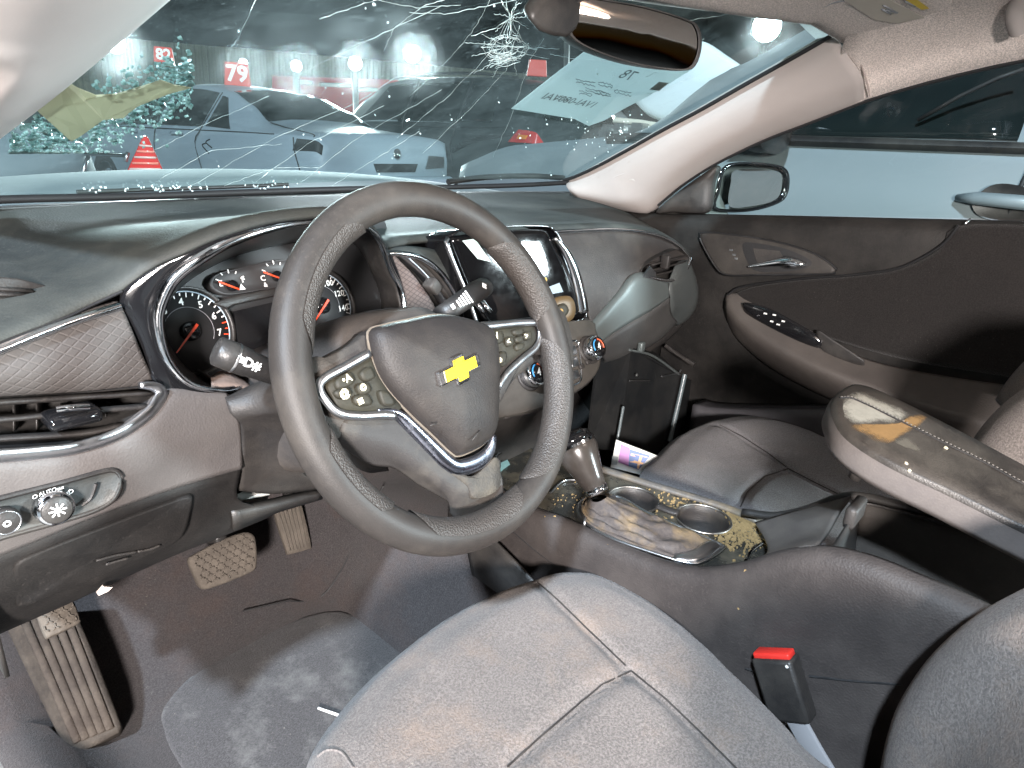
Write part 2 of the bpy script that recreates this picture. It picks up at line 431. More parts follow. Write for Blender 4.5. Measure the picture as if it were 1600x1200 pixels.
# A pillar, passenger side
pilr = thing('windshield_pillar', (.66, .45, .96), 'pale beige windshield pillar trim on the passenger side', 'pillar')
fe = [at(a, b, x=c) for a, b, c in ((884, 284, .625), (900, 280, .625), (935, 264, .62), (985, 237, .61), (1040, 206, .60), (1100, 174, .59), (1170, 134, .58), (1240, 95, .57), (1303, 58, .56))]
be = [at(a, b, x=c) for a, b, c in ((905, 316, .655), (1000, 331, .68), (1026, 318, .69), (1060, 290, .69), (1105, 260, .685), (1150, 236, .68), (1200, 213, .672), (1260, 190, .66), (1350, 155, .648))]
q1 = [fe[i].lerp(be[i], .33)+Vector((-.030, -.012, .004)) for i in range(9)]
q2 = [fe[i].lerp(be[i], .70)+Vector((-.032, -.020, .004)) for i in range(9)]
q0 = [fe[i]+Vector((.0, .03, -.002)) for i in range(9)]
q3 = [be[i]+Vector((.035, .004, .0)) for i in range(9)]
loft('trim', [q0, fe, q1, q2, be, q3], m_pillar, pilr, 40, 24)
# tweeter grille on the pillar foot
pnv = (be[2]-fe[2]).cross(fe[3]-fe[2]).normalized(); pnv = pnv if pnv.dot(CAM-fe[2]) > 0 else -pnv; pc = (q1[2]+q2[2]+q1[3]+q2[3])/4
sx_ = Vector((0, 0, 1)).cross(pnv).normalized(); sy_ = pnv.cross(sx_)
g = []
for a, b in ((944, 291), (952, 281), (974, 271), (998, 271), (1011, 281), (1009, 291), (992, 299), (964, 301)): g.append(at(a, b, pl=(pc+pnv*.002, pnv)))
V, F = dome(cr(g, 30, True), pnv, [(.93, .0008), (.5, .001)], .02); sp = obj('tweeter_cover', V, F, m_pillar, pilr)
V, F = lathe(at(988, 285, pl=(pc+pnv*.004, pnv)), pnv, [(.011, 0), (.011, .0022), (.009, .0026)], 18); obj('tweeter_ring', V, F, flat('pillar grey', (.36, .33, .31), .7), sp)
tubeo('seam', [at(1315, 56, x=.545), at(1338, 85, x=.58), at(1352, 120, x=.605), at(1360, 150, x=.625)], .0015, flat('seam', (.30, .25, .23), .8), pilr, 5, smoothn=14)

# A pillar, driver side (close to the lens)
pill = thing('windshield_pillar', (-.66, .4, .98), 'pinkish windshield pillar trim crossing the top left corner', 'pillar')
fe = [at(a, b, ws=-.012) for a, b in ((-140, 322), (0, 212), (60, 166), (130, 110), (195, 54), (255, 2), (330, -62))]
be = [at(a, b, x=-.668) for a, b in ((-150, 230), (0, 98), (22, 72), (42, 46), (62, 20), (84, -6), (110, -45))]
q1 = [fe[i].lerp(be[i], .35)+Vector((.0, -.010, -.004)) for i in range(7)]
q2 = [fe[i].lerp(be[i], .72)+Vector((.0, -.010, -.004)) for i in range(7)]
loft('trim', [[p+Vector((-.02, .05, 0)) for p in fe], fe, q1, q2, be, [p+Vector((-.04, .0, 0)) for p in be]], m_pillar_lit, pill, 30, 20)
loft('door_seal', [[p+Vector((-.012, .004, 0)) for p in be], [p+Vector((-.05, .03, .02)) for p in be]], m_rubber, pill, 16)

# ================================================================== windscreen
wl = [at(a, b, ws=.0) for a, b in ((-150, 322), (-8, 210), (122, 110), (247, 2), (390, -150))]
wr = [at(a, b, ws=.0) for a, b in ((893, 281), (1035, 206), (1140, 148), (1290, 62), (1335, 38))]
rows = []
for a, b in zip(cr(wl, 24), cr(wr, 24)):
    r = []
    for i in range(31):
        t = i/30; x = a.x+(b.x-a.x)*t; y = a.y+(b.y-a.y)*t+.05*(1-(2*t-1)**2)
        r.append(Vector((x, y, wsz(x, y))))
    rows.append(r)
s = NT('dirty windscreen glass'); t = s.t; t.nodes.remove(s.b)
tr = s.n('BsdfTransparent'); tr.inputs[0].default_value = (.80, .90, .87, 1)
gl = s.n('BsdfGlossy'); gl.inputs['Roughness'].default_value = .04; gl.inputs[0].default_value = (.8, .9, .9, 1)
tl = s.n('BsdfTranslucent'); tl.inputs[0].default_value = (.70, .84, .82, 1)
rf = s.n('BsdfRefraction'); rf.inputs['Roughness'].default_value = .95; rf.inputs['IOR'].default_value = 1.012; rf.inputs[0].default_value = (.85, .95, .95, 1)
fr = s.n('Fresnel'); fr.inputs[0].default_value = 1.45
fm = s.math('MULTIPLY', fr.outputs[0], .55)
dst = s.ramp(s.noise(4, 8, .75), [(.36, .010), (.78, .12)])
streak = s.ramp(s.noise(26, 6, .75, stretch=(1, 1, .22)), [(.60, 0), (.78, .16)])
speck = s.ramp(s.noise(260, 2, .5), [(.68, 0), (.76, .14)])
dall = s.math('ADD', s.math('ADD', dst, streak), speck)
m1 = s.n('MixShader'); s.l(dall, m1.inputs[0]); s.l(tr.outputs[0], m1.inputs[1])
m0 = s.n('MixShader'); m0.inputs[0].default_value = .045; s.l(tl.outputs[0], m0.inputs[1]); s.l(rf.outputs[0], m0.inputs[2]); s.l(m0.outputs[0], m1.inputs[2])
m2 = s.n('MixShader'); s.l(fm, m2.inputs[0]); s.l(m1.outputs[0], m2.inputs[1]); s.l(gl.outputs[0], m2.inputs[2])
s.l(m2.outputs[0], s.out.inputs[0]); m_ws = s.m
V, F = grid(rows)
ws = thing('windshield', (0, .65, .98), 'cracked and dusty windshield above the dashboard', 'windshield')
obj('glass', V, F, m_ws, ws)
# roof header trim between the glass and the lining
hg = [p+Vector((0, -.004, -.006)) for p in reversed(rows[-1])]
hh_ = [rowsR[2][0], r3[0], r4[0], r5[0], r6[0]]
hh_ = [Vector((h.x, min(h.y, g_.y-.03), max(h.z, g_.z+.004))) for g_, h in zip(cr(hg, 5), hh_)]
loft('header', [[p+Vector((0, .03, .012)) for p in hg], hg, [a.lerp(b, .5)+Vector((0, 0, -.006)) for a, b in zip(cr(hg, 5), hh_)], [p+Vector((0, -.03, .0)) for p in hh_]], m_liner, roof, 30, 12)
# black rubber edge
edge = [at(a, b, ws=-.006) for a, b in ((886, 285), (915, 274), (960, 250), (1035, 208), (1140, 150), (1240, 95), (1307, 57))]
sl = [at(a-4, b-4, x=c-.012) for a, b, c in ((884, 285, .625), (900, 281, .625), (935, 265, .62), (985, 238, .61), (1040, 207, .60), (1100, 175, .59), (1170, 135, .58), (1240, 96, .57), (1306, 58, .56))]
tubeo('seal', sl, .0042, m_rubber, ws, 8, smoothn=40)
bot = [at(a, b, ws=-.008) for a, b in ((-150, 323), (0, 312), (200, 307), (400, 300), (560, 295), (720, 292), (820, 289), (890, 285))]
tubeo('seal', bot, .0055, m_rubber, ws, 8, smoothn=40)
# cracks: fine bright fracture lines
s = NT('fracture line'); s.b.inputs['Base Color'].default_value = (.50, .60, .59, 1); s.b.inputs['Roughness'].default_value = .3; s.b.inputs['Specular IOR Level'].default_value = 1.0
m_crack = s.m
def crack(L, r=.00027, jit=2.0, seg=10):
    P = []
    for i in range(len(L)-1):
        (a, b), (c, d) = L[i], L[i+1]
        for k in range(seg):
            t_ = k/seg; P.append((a+(c-a)*t_+random.uniform(-jit, jit)*.5, b+(d-b)*t_+random.uniform(-jit, jit)*.5))
    P.append(L[-1])
    Q = [at(a, b, ws=-.002) for a, b in P]
    return tube(Q, [r*random.uniform(.5, 1.4) for _ in Q], 4)
long = [[(690, 10), (560, 70), (470, 115)], [(640, 150), (700, 95), (745, 40), (765, 0)], [(622, 215), (700, 150), (760, 90), (800, 20)], [(660, 240), (735, 170), (790, 110), (812, 40)],
        [(300, 290), (430, 215), (560, 160), (640, 105)], [(400, 285), (480, 225), (600, 165)], [(470, 285), (560, 215), (690, 140)], [(240, 235), (330, 190), (420, 150)], [(400, 0), (372, 60), (356, 82)],
        [(600, 80), (615, 45), (660, 10), (720, -8)], [(500, 30), (570, 5), (620, -8)], [(250, 280), (330, 235), (440, 225)], [(520, 290), (600, 240), (655, 205)], [(350, 290), (430, 262), (500, 262)],
        [(770, 245), (800, 180), (830, 90), (850, 60)], [(640, 20), (700, 22), (780, 5), (830, -5)], [(590, 0), (650, 12), (720, 8)], [(1060, 35), (1120, 25), (1190, 14)], [(1010, 120), (1050, 100), (1100, 60)], [(1000, 150), (1040, 140), (1080, 120)],
        [(860, 85), (900, 92), (960, 96)]]
for L in long: obj('crack', *crack(L), m_crack, ws)
for k in range(34):                                   # spider web by the mirror
    a0 = random.uniform(0, 6.28); c0 = (798, 28) if k % 2 else (790, 72); ln = random.uniform(20, 85)
    L = [c0, (c0[0]+ln*.5*math.cos(a0)+random.uniform(-5, 5), c0[1]+ln*.5*math.sin(a0)), (c0[0]+ln*math.cos(a0), c0[1]+ln*math.sin(a0)*.8)]
    obj('crack', *crack(L, .00032, 2.5, 6), m_crack, ws)
parts = []
for k in range(7):                                    # ring marks of the impact
    rr = 18+k*2.2; parts.append(crack([(790+rr*1.15*math.cos(q*.35+k), 74+rr*.7*math.sin(q*.35+k)) for q in range(12)], .0003, 3.5, 3))
for k in range(22): parts.append(crack([(762+random.uniform(0, 16), 84+random.uniform(-6, 26)), (792+random.uniform(0, 22), 84+random.uniform(-6, 20))], .0003, 2.5, 4))
tag(obj('impact_mark', *join(*parts), m_crack, ws), kind='stuff')
PAP = [(58, 172), (111, 220), (126, 211), (139, 202), (161, 186), (193, 183), (204, 172), (234, 153), (262, 146), (298, 136), (272, 132), (251, 124), (234, 130), (216, 138), (182, 146), (150, 148), (120, 136), (90, 118)]
def inpoly(x, y, P):
    c = False
    for i in range(len(P)):
        (x1, y1), (x2, y2) = P[i], P[i-1]
        if (y1 > y) != (y2 > y) and x < (x2-x1)*(y-y1)/(y2-y1)+x1: c = not c
    return c
parts = []
def shard(px, py, s_, off=-.003):
    c0 = at(px, py, ws=off); n_ = random.randint(3, 5); a0 = random.uniform(0, 6)
    P = []
    for i in range(n_):
        a1 = a0+i*6.283/n_+random.uniform(-.4, .4); r_ = s_*random.uniform(.5, 1.2)
        x, y = c0.x+r_*math.cos(a1), c0.y+r_*math.sin(a1)*.9; P.append(Vector((x, y, wsz(x, y)+off)))
    nn = Vector((0, -.43, -.9)); nn += Vector((random.uniform(-.5, .5), random.uniform(-.5, .5), random.uniform(-.3, .3))); nn.normalize()
    return prism(P, nn, .0025)
for k in range(1500):
    t_ = random.random(); x = random.uniform(15, 300)
    ym = 232-.42*x; y = random.gauss(ym+18, 26)
    if x < 70 and y < 190-x*.7: continue
    if inpoly(x, y, PAP): continue
    parts.append(shard(x, min(y, 236), random.uniform(.0010, .0036)))
m_shard = NT('crushed safety glass'); b_ = m_shard.b
m_shard.l(m_shard.mix(m_shard.ramp(m_shard.noise(120, 2), [(.40, 0), (.58, 1)]), (.06, .10, .10), (.55, .68, .66)), b_.inputs['Base Color']); b_.inputs['Roughness'].default_value = .12; b_.inputs['Specular IOR Level'].default_value = .9; b_.inputs['Transmission Weight'].default_value = .2
tl = m_shard.n('BsdfTranslucent'); tl.inputs[0].default_value = (.55, .75, .72, 1); mx = m_shard.n('MixShader'); mx.inputs[0].default_value = .5
m_shard.l(b_.outputs[0], mx.inputs[1]); m_shard.l(tl.outputs[0], mx.inputs[2]); m_shard.l(mx.outputs[0], m_shard.out.inputs[0])
tag(obj('crushed_glass', *join(*parts), m_shard.m, ws, smooth=False), kind='stuff')
parts = []
for k in range(145):                                  # wiper glints shaped as bright chips, with loose chips over the pane
    if k < 60: x = random.choice((160, 230, 290, 410))+random.gauss(0, 30); y = random.gauss(298-.02*x, 3)
    elif k < 110: x = random.gauss(950, 55); y = random.gauss(215, 22)
    else: x = random.uniform(200, 1000); y = random.uniform(0, 280)
    if x > 860 and y > 270-(x-890)*.55: continue
    parts.append(shard(x, min(y, 303), random.uniform(.0008, .002)))
s = NT('bright glint chips'); s.b.inputs['Base Color'].default_value = (.85, .92, .92, 1); s.b.inputs['Roughness'].default_value = .15
tl = s.n('BsdfTranslucent'); tl.inputs[0].default_value = (.85, .95, .95, 1); mx = s.n('MixShader'); mx.inputs[0].default_value = .6
s.l(s.b.outputs[0], mx.inputs[1]); s.l(tl.outputs[0], mx.inputs[2]); s.l(mx.outputs[0], s.out.inputs[0]); m_glint = s.m
tag(obj('glint_chips', *join(*parts), m_glint, ws, smooth=False), kind='stuff')
# tan torn paper behind the crushed corner
po = PAP
P = [at(a, b, ws=-.008+.003*math.sin(i*1.3)) for i, (a, b) in enumerate(po)]
s = NT('thin tan paper'); s.l(s.mix(s.noise(30, 6), (.46, .43, .32), (.52, .49, .37)), s.b.inputs['Base Color']); s.b.inputs['Roughness'].default_value = .9
tl = s.n('BsdfTranslucent'); tl.inputs[0].default_value = (.74, .71, .56, 1); mx = s.n('MixShader'); mx.inputs[0].default_value = .55
s.l(s.b.outputs[0], mx.inputs[1]); s.l(tl.outputs[0], mx.inputs[2]); s.l(mx.outputs[0], s.out.inputs[0]); m_card = s.m
V, F = prism(P, Vector((0, -.43, -.9)), .0012); tag(obj('torn_paper', V, F, m_card, smooth=False), 'torn tan paper stuck inside the crushed left corner of the windshield', 'paper')
# sheet of paper on the outside of the screen, its writing seen from behind
sheet = thing('paper_sheet', at(930, 150, ws=0.004), 'white sheet of paper with reversed handwriting on the windshield below the mirror', 'paper')
po = [(912, 82), (862, 120), (799, 170), (850, 178), (898, 186), (920, 197), (945, 188), (975, 170), (1010, 152), (1050, 128), (1085, 106), (1010, 92), (960, 84)]
P = [at(a, b, ws=.006) for a, b in po]
V, F = prism(P, Vector((0, .43, .9)), .0008)
s = NT('translucent paper'); s.b.inputs['Base Color'].default_value = (.74, .79, .79, 1); s.b.inputs['Roughness'].default_value = .9
tl = s.n('BsdfTranslucent'); tl.inputs[0].default_value = (.70, .77, .78, 1); mx = s.n('MixShader'); mx.inputs[0].default_value = .65
s.l(s.b.outputs[0], mx.inputs[1]); s.l(tl.outputs[0], mx.inputs[2]); s.l(mx.outputs[0], s.out.inputs[0]); m_sheet = s.m
obj('sheet', V, F, m_sheet, sheet, smooth=False)
def wsline(L, r, mat, name='writing'): obj(name, *tube([at(a, b, ws=.0042) for a, b in L], r, 5), mat, sheet)
tx = (at(900, 150, ws=.0045)-at(850, 140, ws=.0045)).normalized(); ty = (at(874, 120, ws=.0045)-at(870, 140, ws=.0045)); ty = (ty-tx*ty.dot(tx)).normalized()
V, F = textmesh('1VAI-080VAI', at(893, 158, ws=.0044), -tx, ty, .030, .01, depth=0, shear=.2); obj('writing', V, F, m_ink, sheet, smooth=False)
V, F = textmesh('78', at(982, 118, ws=.0044), -tx, ty, .040, .0, depth=0, shear=.2); obj('writing', V, F, m_ink, sheet, smooth=False)
for (a, b), w_ in (((900, 124), 30), ((915, 138), 34), ((930, 142), 24), ((905, 142), 20), ((870, 150), 16), ((960, 140), 26), ((935, 128), 22)):
    for j in range(2):
        L = [(a+i*w_/12, b+i*.22*w_/12+random.uniform(-1.6, 1.6)+j*4) for i in range(13)]
        wsline(L, .0006, m_ink)
V, F = prism([at(a, b, ws=.0042) for a, b in ((1015, 140), (1030, 128), (1045, 130), (1030, 142))], Vector((0, .43, .9)), .0004); obj('stamp', V, F, flat('grey stamp', (.35, .34, .33), .8), sheet, smooth=False)

# rear-view mirror
rv = thing('rear_view_mirror', at(930, 0, y=.2), 'black rear view mirror hanging from the windshield', 'mirror')
mc = at(985, 50, y=.07); mn = (CAM+Vector((.42, -.35, .10))-mc).normalized()
mpl = (mc, mn)
mo = cr([at(a, b, pl=mpl) for a, b in ((884, 28), (893, 8), (912, -3), (945, 0), (1010, 12), (1075, 32), (1090, 45), (1094, 70), (1087, 98), (1072, 110), (1035, 108), (985, 99), (935, 83), (900, 66), (886, 50))], 70, True)
V, F = dome(mo, -mn, [(1.0, .012), (.97, .03), (.8, .045), (.3, .05)], .0); obj('housing', V, F, m_black, rv)
V, F = grid([[p for p in mo], [p+mn*.004 for p in mo], [mc+(p-mc)*.985+mn*.005 for p in mo], [mc+(p-mc)*.95+mn*.0035 for p in mo]], cu=True); obj('bezel', V, F, m_black, rv)
V, F = dome([mc+(p-mc)*.955+mn*.002 for p in mo], mn, [(.6, .0012), (.2, .0014)]); obj('glass', V, F, m_mirror, rv)
a, b = at(905, 30, y=.10)-mn*.03, at(840, 22, y=.17)
tubeo('stalk', [a, a.lerp(b, .5)+Vector((0, 0, .01)), b], .012, m_black, rv, 10, smoothn=10)
P = [at(a_, b_, y=.10) for a_, b_ in ((826, 28), (842, 4), (870, -30), (940, -30), (930, 20), (888, 62), (866, 60), (846, 52))]
V, F = prism(P, Vector((.35, .8, .4)).normalized(), .03); obj('sensor_cover', V, F, m_black, rv, bev=.008)

# bonnet and wipers of this car, seen through the foot of the screen
m_paintp = NT('pale silver car paint'); b_ = m_paintp.b; m_paintp.l(m_paintp.mix(m_paintp.noise(8, 8, .7), (.13, .16, .165), (.22, .25, .25)), b_.inputs['Base Color']); b_.inputs['Roughness'].default_value = .8; b_.inputs['Specular IOR Level'].default_value = .25
hood = thing('car_hood', (0, 1.2, .9), 'pale silver car hood and wiper at the foot of the windshield', 'car hood')
rows = [[Vector((x, y+.03*(1-(x/.75)**2), z-.05*(x/.75)**2)) for x in (-.78, -.5, -.2, .1, .4, .78)] for y, z in ((.80, .985), (.84, 1.0), (1.0, 1.006), (1.25, .99), (1.5, .95), (1.75, .88), (1.85, .7))]
loft('panel', rows, m_paintp.m, hood, 24, 24)
loft('cowl', [[Vector((x, y+.06*(1-(x/.62)**2), z)) for x in (-.75, -.4, 0, .4, .75)] for y, z in ((.655, .985), (.73, .978), (.80, .97))], m_black, hood, 16, 6)
P = [at(a, b, y=.78) for a, b in ((120, 300), (240, 296), (360, 292), (450, 288))]
tubeo('wiper_arm', P, .0035, m_black, hood, 8, smoothn=16)
P = [at(a, b, y=.74) for a, b in ((700, 284), (760, 277), (830, 275), (880, 278))]
tubeo('wiper_arm', P, .007, m_black, hood, 8, smoothn=16)
# ================================================================== dashboard
dash = thing('dashboard', (0, .35, .6), 'black and taupe dashboard running across under the windshield', 'dashboard')
lip = pxy([(-70, 562, .20), (0, 535, .215), (95, 498, .225), (142, 476, .232), (190, 454, .235), (237, 419, .225), (285, 397, .212), (348, 369, .2), (411, 350, .195), (475, 340, .195), (540, 338, .205), (580, 354, .23),
           (605, 385, .265), (640, 380, .28), (700, 374, .285), (780, 365, .29), (860, 360, .29), (960, 357, .29), (1020, 364, .288), (1060, 382, .28), (1082, 408, .262)])
hx = lambda x: math.exp(-((x+.385)/.17)**4)
def up(p, dy, zt, k):                # dash top behind the lip
    h = hx(p.x)
    return Vector((p.x, p.y+dy, p.z+(zt-p.z)*k+.012*h))
R0 = [Vector((max(-.70, min(.70, p.x)), .655+.055*(1-(p.x/.62)**2), .984)) for p in lip]
zt = [.984]*len(lip)
R3 = [p+Vector((0, .012, .006)) for p in lip]
R2 = [up(p, .05, .975, .28) for p in lip]
R1b = [up(p, .12, .975, .55) for p in lip]
R1 = [Vector((p.x, (p.y+.12)*.45+R0[i].y*.55, .974+.004*hx(p.x)-(.012 if p.x < -.6 else 0))) for i, p in enumerate(lip)]
loft('top_pad', [R0, R1, R1b, R2, R3, lip], m_pad, dash, 110, 40, solid=.006)
# crease over the left top pad and defroster slot
tubeo('seam', [Vector((p.x, p.y-.001, p.z-.0005)) for p in lip[:5]], .0016, m_rubber, dash, 5, smoothn=24)
# side defroster outlet at the far left
dv = [at(a, b, y=.30) for a, b in ((-40, 436), (20, 440), (60, 450), (82, 459), (60, 466), (20, 474), (-40, 484))]
V, F = prism(dv, Vector((.2, -.85, .5)).normalized(), .012, -.02); dvo = obj('defroster_vent', V, F, m_black, dash, bev=.003)
for k in (0, 1, 2):
    obj('slat', *tube([at(-40, 449+k*11, y=.283), at(52-6*k, 455+k*6, y=.283)], .0022, 5), m_dark, dvo)

# quilted panel left of the instruments, chrome strip above it
qa = pxy([(-60, 572, .205), (0, 549, .212), (60, 526, .219), (120, 504, .225), (190, 482, .232)])
qb = pxy([(-60, 600, .205), (0, 585, .21), (80, 572, .216), (160, 560, .222), (214, 548, .230)])
qc = pxy([(-60, 622, .21), (0, 616, .214), (80, 612, .218), (160, 608, .222), (240, 600, .226)])
loft('quilted_panel', [[p+Vector((0, .012, .004)) for p in qa], qa, [p+Vector((0, -.008, 0)) for p in qb], qc, [p+Vector((0, .03, -.002)) for p in qc]], m_quilt, dash, 40, 20)
tubeo('chrome_strip', pxy([(-60, 568, .198), (0, 546, .206), (60, 522, .213), (120, 500, .220), (187, 479, .228)]), .0042, m_chrome, dash, 10, smoothn=30)

# left air vent
lv = thing('tmp', (0, 0, 0), 'x', 'x'); bpy.data.objects.remove(lv)
vent = [(-70, 628, .212), (0, 622, .212), (120, 614, .214), (236, 605, .216), (246, 616, .214), (228, 640, .206), (180, 672, .202), (120, 692, .200), (60, 700, .199), (0, 704, .198), (-70, 708, .198)]
vo = pxy(vent)
vb = [p+Vector((.008, .055, .004)) for p in vo]
V, F = grid([cr(vo, 60, True), cr([p+Vector((0, .006, 0)) for p in vo], 60, True), cr(vb, 60, True)], cu=True)
c0 = sum(vb, Vector())/len(vb); V.append(c0); n0 = 120; F += [(n0+i, n0+(i+1) % 60, len(V)-1) for i in range(60)]
ventp = obj('air_vent', V, F, m_black, dash)
for L in (((-70, 634, .224), (0, 628, .224), (232, 614, .226)), ((-70, 660, .22), (0, 655, .22), (236, 634, .218)), ((-70, 690, .216), (0, 685, .216), (130, 676, .214), (196, 662, .213))):
    P = cr(pxy(L), 14); V, F = tube(P, .010, 8, r2=.0032, ref=Vector((0, .25, 1))); obj('slat', V, F, m_dark, ventp)
for k in range(6):
    x = 20+k*36; obj('blade', *prism(pxy([(x, 630, .235), (x+10, 629, .26), (x+10, 690-k*4, .26), (x, 692-k*4, .235)]), Vector((1, .3, 0)).normalized(), .0015), m_black, ventp)
tb = at(112, 650, y=.205)
V, F = box(tb, .044, .03, .014, Z=Vector((0, .2, 1)).normalized()); tabo = obj('tab', V, F, m_gloss, ventp, bev=.005)
tubeo('tab_edge', [at(88, 640, y=.192), at(112, 637, y=.19), at(138, 636, y=.193)], .0032, m_chrome, tabo, 8, smoothn=10)
P = cr(pxy([(218, 602, .205), (240, 604, .206), (252, 616, .204), (232, 646, .196), (184, 679, .192), (120, 700, .190), (60, 708, .189), (0, 713, .188), (-70, 717, .188)]), 50)
V, F = tube(P, [.0035+.004*min(1, i/8) for i in range(50)], 10, r2=.0035, ref=Vector((0, 1, .2))); obj('vent_trim', V, F, m_satin, ventp)

# knee panel: upper wing, seam, lower cover
ka = pxy([(-70, 722, .190), (0, 718, .190), (60, 713, .191), (120, 705, .192), (184, 684, .194), (235, 650, .198), (262, 622, .205), (290, 614, .21), (355, 618, .215)])
kb = pxy([(-70, 780, .188), (0, 775, .188), (60, 768, .189), (120, 758, .190), (184, 742, .192), (240, 712, .195), (290, 682, .20), (330, 668, .205), (374, 664, .212)])
kc = pxy([(-70, 892, .205), (0, 866, .205), (60, 842, .206), (120, 817, .206), (184, 792, .207), (240, 772, .208), (290, 756, .21), (335, 743, .212), (378, 731, .216)])
kside = [p for p in (ka[-1], kb[-1], kc[-1])]
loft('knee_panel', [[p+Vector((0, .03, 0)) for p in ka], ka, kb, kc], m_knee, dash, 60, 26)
kr = [ka[-1], ka[-1].lerp(kb[-1], .5), kb[-1], kb[-1].lerp(kc[-1], .5), kc[-1]]
loft('knee_panel_side', [kr, [p+Vector((.012, .05, 0)) for p in kr], [p+Vector((.014, .14, 0)) for p in kr]], m_dark, dash, 20, 8)
tubeo('seam', [p+Vector((0, -.0005, .0)) for p in kc], .0014, m_dark, dash, 5, smoothn=40)
kd = [p+Vector((0, .004, -.001)) for p in kc]
ke = pxy([(-70, 950, .225), (0, 925, .225), (60, 900, .226), (120, 876, .227), (184, 852, .228), (240, 830, .23), (290, 810, .23), (330, 795, .232), (372, 780, .235)])
kf = pxy([(-70, 1010, .255), (0, 978, .255), (60, 952, .255), (120, 926, .255), (184, 897, .255), (240, 873, .256), (290, 852, .257), (360, 824, .258), (430, 795, .26)])
kg = [p+Vector((0, .05, -.02)) for p in kf]; kg2 = [p+Vector((0, .25, .03)) for p in kf]
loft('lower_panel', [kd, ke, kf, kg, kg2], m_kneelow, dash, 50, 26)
# arm of the lower panel under the column
loft('lower_panel_arm', [pxy([(372, 782, .236), (362, 795, .24), (400, 800, .25), (450, 786, .26)]), pxy([(376, 790, .24), (400, 792, .245), (450, 778, .255), (500, 765, .262)])], m_black, dash, 14)
loft('lower_panel_arm', [pxy([(360, 797, .238), (420, 786, .245), (500, 766, .26)]), pxy([(362, 824, .255), (430, 796, .258), (500, 776, .265)])], m_black, dash, 14, solid=.012)
# pale fuse box plastic in the gap
V, F = prism(pxy([(362, 797, .275), (372, 786, .275), (402, 772, .275), (422, 770, .275), (418, 780, .275), (396, 790, .275), (386, 794, .275)]), Vector((.2, 1, 0)), .02); obj('fuse_connector', V, F, flat('pale plastic', (.62, .60, .56), .6), dash, smooth=False)
# fuse box door: raised rounded panel
fo = pxy([(22, 878, .2155), (60, 858, .2152), (180, 812, .2155), (285, 774, .2165), (297, 777, .2168), (294, 798, .222), (284, 830, .2285), (262, 848, .234), (160, 892, .2375), (80, 926, .2385), (30, 944, .2390), (20, 936, .238), (18, 900, .226)])
fo = [p+Vector((0, -.004, 0)) for p in fo]
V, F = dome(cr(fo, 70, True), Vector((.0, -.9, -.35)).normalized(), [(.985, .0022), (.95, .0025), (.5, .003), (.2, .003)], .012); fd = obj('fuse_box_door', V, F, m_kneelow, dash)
# torn lower edge: scuffs and a pale scrap
for L in (((150, 876, .226), (180, 868, .226), (215, 862, .228)), ((165, 882, .226), (200, 872, .226)), ((215, 862, .227), (235, 858, .228), (250, 852, .228))):
    obj('scuff', *tube(cr(pxy([(a, b, c-.006) for a, b, c in L]), 10), .0016, 5), m_dark, fd)
V, F = prism(pxy([(150, 925, .245), (160, 914, .245), (174, 915, .245), (166, 922, .245), (152, 928, .245)]), Vector((0, -1, 0)), .004); obj('torn_edge', V, F, flat('pale scrap', (.70, .62, .56), .8), dash, smooth=False)

# headlight switch panel
hp = thing('headlight_switch', at(83, 792, y=.18), 'headlight switch panel with chrome knob left of the steering wheel', 'switch panel')
pn = Vector((0, -.97, .12)).normalized()
hpo = cr(pxy([(-80, 800, .186), (0, 778, .186), (90, 755, .187), (165, 735, .188), (183, 737, .189), (189, 750, .189), (180, 776, .189), (150, 796, .190), (90, 815, .190), (0, 840, .192), (-80, 866, .192)]), 70, True)
V, F = dome(hpo, pn, [(.99, .0035), (.97, .0015), (.6, .0018), (.2, .002)], .02); obj('panel', V, F, plastic('switch panel grey', (.05, .055, .055), .5, .4, 800, .2, dust=.2), hp)
V, F = tube(hpo, .0030, 6, closed=True); obj('rim', V, F, m_dark, hp)
kc_ = at(85, 793, y=.1755)
V, F = lathe(kc_, pn, [(.0158, -.006), (.0158, .002), (.0148, .0055), (.0138, .007)], 32); kb_ = obj('knob', V, F, m_chrome, hp)
V, F = lathe(kc_+pn*.007, pn, [(.0125, -.003), (.0125, .001), (.0112, .002), (.001, .0023)], 32); obj('knob_face', V, F, m_black, kb_)
for k in range(8):
    a = k*math.pi/4; uu = X*math.cos(a)+Z*math.sin(a); obj('symbol', *box(kc_+pn*.0096+uu*.0052, .0035, .0006, .0014, uu, pn, uu.cross(pn)), m_white, kb_, smooth=False)
V, F = lathe(kc_+pn*.0094, pn, [(.0028, 0), (.0028, .0006)], 10); obj('symbol', V, F, m_white, kb_)
k2 = at(8, 814, y=.178)
V, F = lathe(k2, pn, [(.0118, -.006), (.0118, .003), (.0104, .005), (.001, .0052)], 28); kk = obj('dimmer_knob', V, F, m_dark, hp)
V, F = lathe(k2+pn*.0046, pn, [(.0106, 0), (.0106, .0012), (.0098, .0014), (.0096, 0)], 28); obj('ring', V, F, m_satin, kk)
V, F = textmesh('o', k2+pn*.0058, X, Z, .012, .02, depth=0); obj('symbol', V, F, m_white, kk, smooth=False)
for txt, a, b, h in (('O', 54, 776, .0055), ('AUTO', 74, 768, .005), ('\u2261\u2261', 94, 763, .005), ('=D', 107, 769, .006)):
    V, F = textmesh(txt, at(a, b, y=.179)+pn*.0012, (X+Z*.06).normalized(), Z, h, .0, depth=0); obj('symbol', V, F, m_white, hp, smooth=False)
P = pxy([(128, 790, .182), (142, 778, .1815), (150, 756, .181)]); tubeo('crease', P, .0016, m_dark, hp, 5, smoothn=10)

